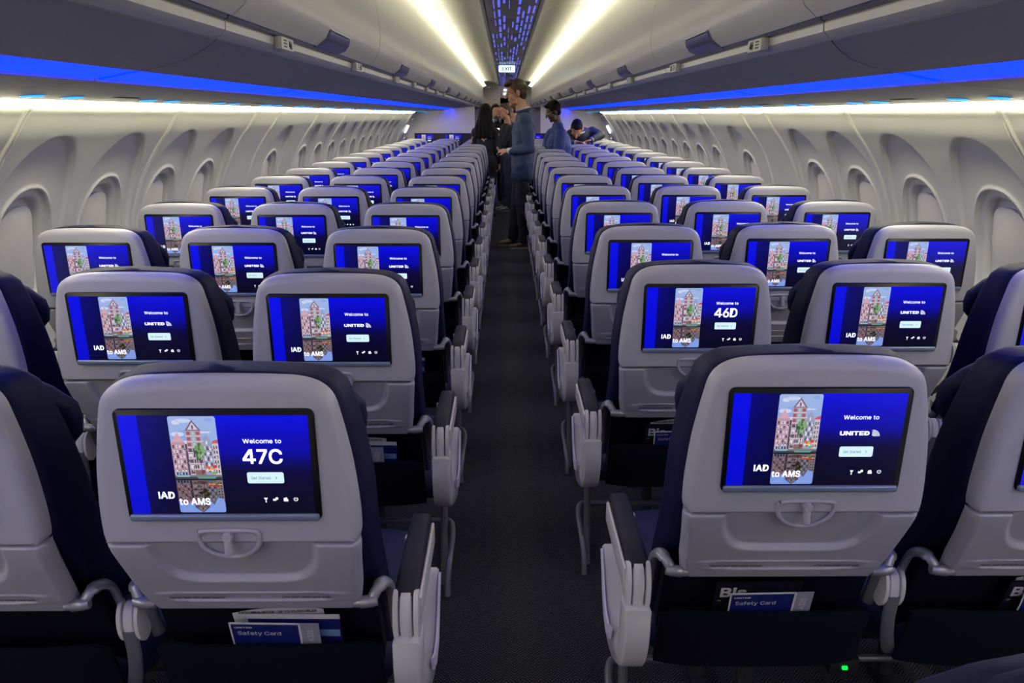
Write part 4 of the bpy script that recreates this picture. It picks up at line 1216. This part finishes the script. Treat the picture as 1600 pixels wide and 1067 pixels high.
def cam_arms(V): return {1: [V(.17, 0, 1.36), V(.22, .12, 1.18), V(.07, .26, 1.36)], -1: [V(-.17, 0, 1.36), V(-.20, .14, 1.12), V(-.06, .28, 1.20)]}
person('person in blue jeans and grey sneakers holding up a black camera', 'skin',
       standing(.02, 11.9, (-1, -.35), 'hair_brown', 'blackcloth', 'jeans', 'sneaker', 1.63, arms=cam_arms, head_dir=(-.9, -.5, -.05), curl=.9))
person('person in dark sweater with bare forehead, half hidden behind the blazer man', 'skin',
       standing(.12, 12.55, (-1, .1), 'hair_brown', 'suit', 'trousers', 'camera_black', 1.66, head_dir=(-1, -.2, -.25)))
def bend_arms(V): return {1: [V(.18, .02, 1.34), V(.23, .14, 1.08), V(.10, .30, .98)], -1: [V(-.18, .02, 1.34), V(-.22, .12, 1.08), V(-.12, .30, .98)]}
person('black-haired man with glasses in blue jacket bending over the right aisle seats', 'skin_dark',
       standing(.70, 9.45, (-1, -.30), 'hair_black', 'suit_blue', 'trousers', 'camera_black', 1.62, arms=bend_arms, head_dir=(-1, -.25, -.45), lean=(-.10, -.08), hair_r=1.1, build=1.36, glasses=True))
# man leaning over seat tops with both elbows out
def man_lean(b):
    x, y = 1.08, 10.95
    V = lambda dx, dy, z: Vector((x+dx, y+dy, z))
    R = frame((-.12, -.75, -.95), (0, -.6, .8)); hc = V(-.095, -.34, 1.285); P = head(b, hc, R, 1.0)
    cap(b, V(-.02, -.22, 1.255), .058, P(0, -.03, -.06), .055)
    chain(b, [V(0, -.17, 1.22), V(.0, -.08, 1.12), V(0, 0, .95)], [.10, .105, .10]); cap(b, V(-.15, -.20, 1.22), .05, V(.13, -.17, 1.25), .05)
    nA = [V(.14, -.18, 1.25), V(.245, -.33, 1.20), V(.10, -.46, 1.135)]; fA = [V(-.17, -.2, 1.21), V(-.20, -.33, 1.05), V(-.10, -.46, 1.11)]
    chain(b, nA, [.048, .04, .028]); chain(b, fA, [.048, .04, .028])
    hand(b, nA[2], (-1, -.25, -.15), (0, -.2, -1), 1, .45, -1); hand(b, fA[2], (.7, -.5, 0), (0, -.2, -1), 1, .45, 1)
    L = {s_: [V(s_*.09, 0, .90), V(s_*.09, -.02, .48), V(s_*.09, .0, .08)] for s_ in (-1, 1)}
    for s_ in (-1, 1): chain(b, L[s_], [.085, .052, .036])
    def after(root):
        h = MB(); h.ell(P(0, -.022, .036), (.083, .098, .094), rot=R); h.ell(P(0, -.05, -.01), (.076, .05, .07), rot=R); h.ell(P(0, .045, .092), (.055, .045, .03), rot=R); remesh(h, 'hair', 'hair_black', root, .008, 3, wob=.003)
        j = MB(); chain(j, [V(0, -.18, 1.20), V(0, -.08, 1.10), V(0, 0, .93)], [.115, .125, .12]); cap(j, V(-.15, -.20, 1.21), .066, V(.13, -.18, 1.24), .066)
        for A in (nA, fA): chain(j, [A[0], A[1], A[1].lerp(A[2], .75)], [.066, .060, .046])
        remesh(j, 'jacket', 'suit_grey', root, .012, 4, wob=.010)
        for A in (nA, fA):
            c = MB(); cap(c, A[1].lerp(A[2], .80), .036, A[1].lerp(A[2], .88), .035); c.build('shirt_cuff', 'shirt', root)
        c = MB(); cap(c, nA[1].lerp(nA[2], .95), .030, nA[1].lerp(nA[2], .99), .030); c.build('watch', 'camera_black', root)
        c = MB(); c.tube([V(-.03+.062*math.cos(a), -.245+.045*math.sin(a), 1.262+.035*math.sin(a)) for a in [2*PI*q/14 for q in range(15)]], .014, 8, False); c.build('shirt_collar', 'shirt', root)
        tr = MB(); cap(tr, V(-.06, 0, .92), .115, V(.06, 0, .92), .115)
        for s_ in (-1, 1): chain(tr, L[s_], [.10, .072, .058])
        remesh(tr, 'trousers', 'trousers', root, .012, 4, wob=.008)
        for s_ in (-1, 1): shoe(root, V(s_*.09, .06, -0) * 1, V(s_*.10, -.18, 0), 'camera_black', 'sole', .042)
    return after
person('dark-haired man in charcoal jacket leaning over the right window seats, elbow out', 'skin', man_lean)
# camera held by the photographer
t = empty('camera', (-.135, 11.70, 1.385)); t.rotation_euler = (0, 0, math.radians(-25))
mb = MB(); mb.rbox((0, 0, 0), (.13, .06, .09), .012); mb.rbox((0, 0, .055), (.05, .05, .03), .008); mb.build('camera_body', 'camera_black', t)
mb = MB(); mb.cyl((0, -.07, -.004), (0, 1, 0), .035, .085, 20); mb.build('lens_barrel', 'camera_black', t)
mb = MB(); mb.cyl((0, -.114, -.004), (0, 1, 0), .026, .004, 20); mb.build('front_glass', 'strip', t)
tag(t, 'black camera held up by the person in jeans', 'camera')
t = empty('flashlight', (-.115, 11.66, 1.26)); mb = MB(); mb.rbox((0, 0, 0), (.07, .02, .045), .006); mb.build('lamp_body', 'camera_black', t)
mb = MB(); mb.rbox((0, -.012, 0), (.045, .006, .026), .003); mb.build('lamp_face', 'e_white', t); tag(t, 'small lit white video lamp held under the camera', 'lamp')
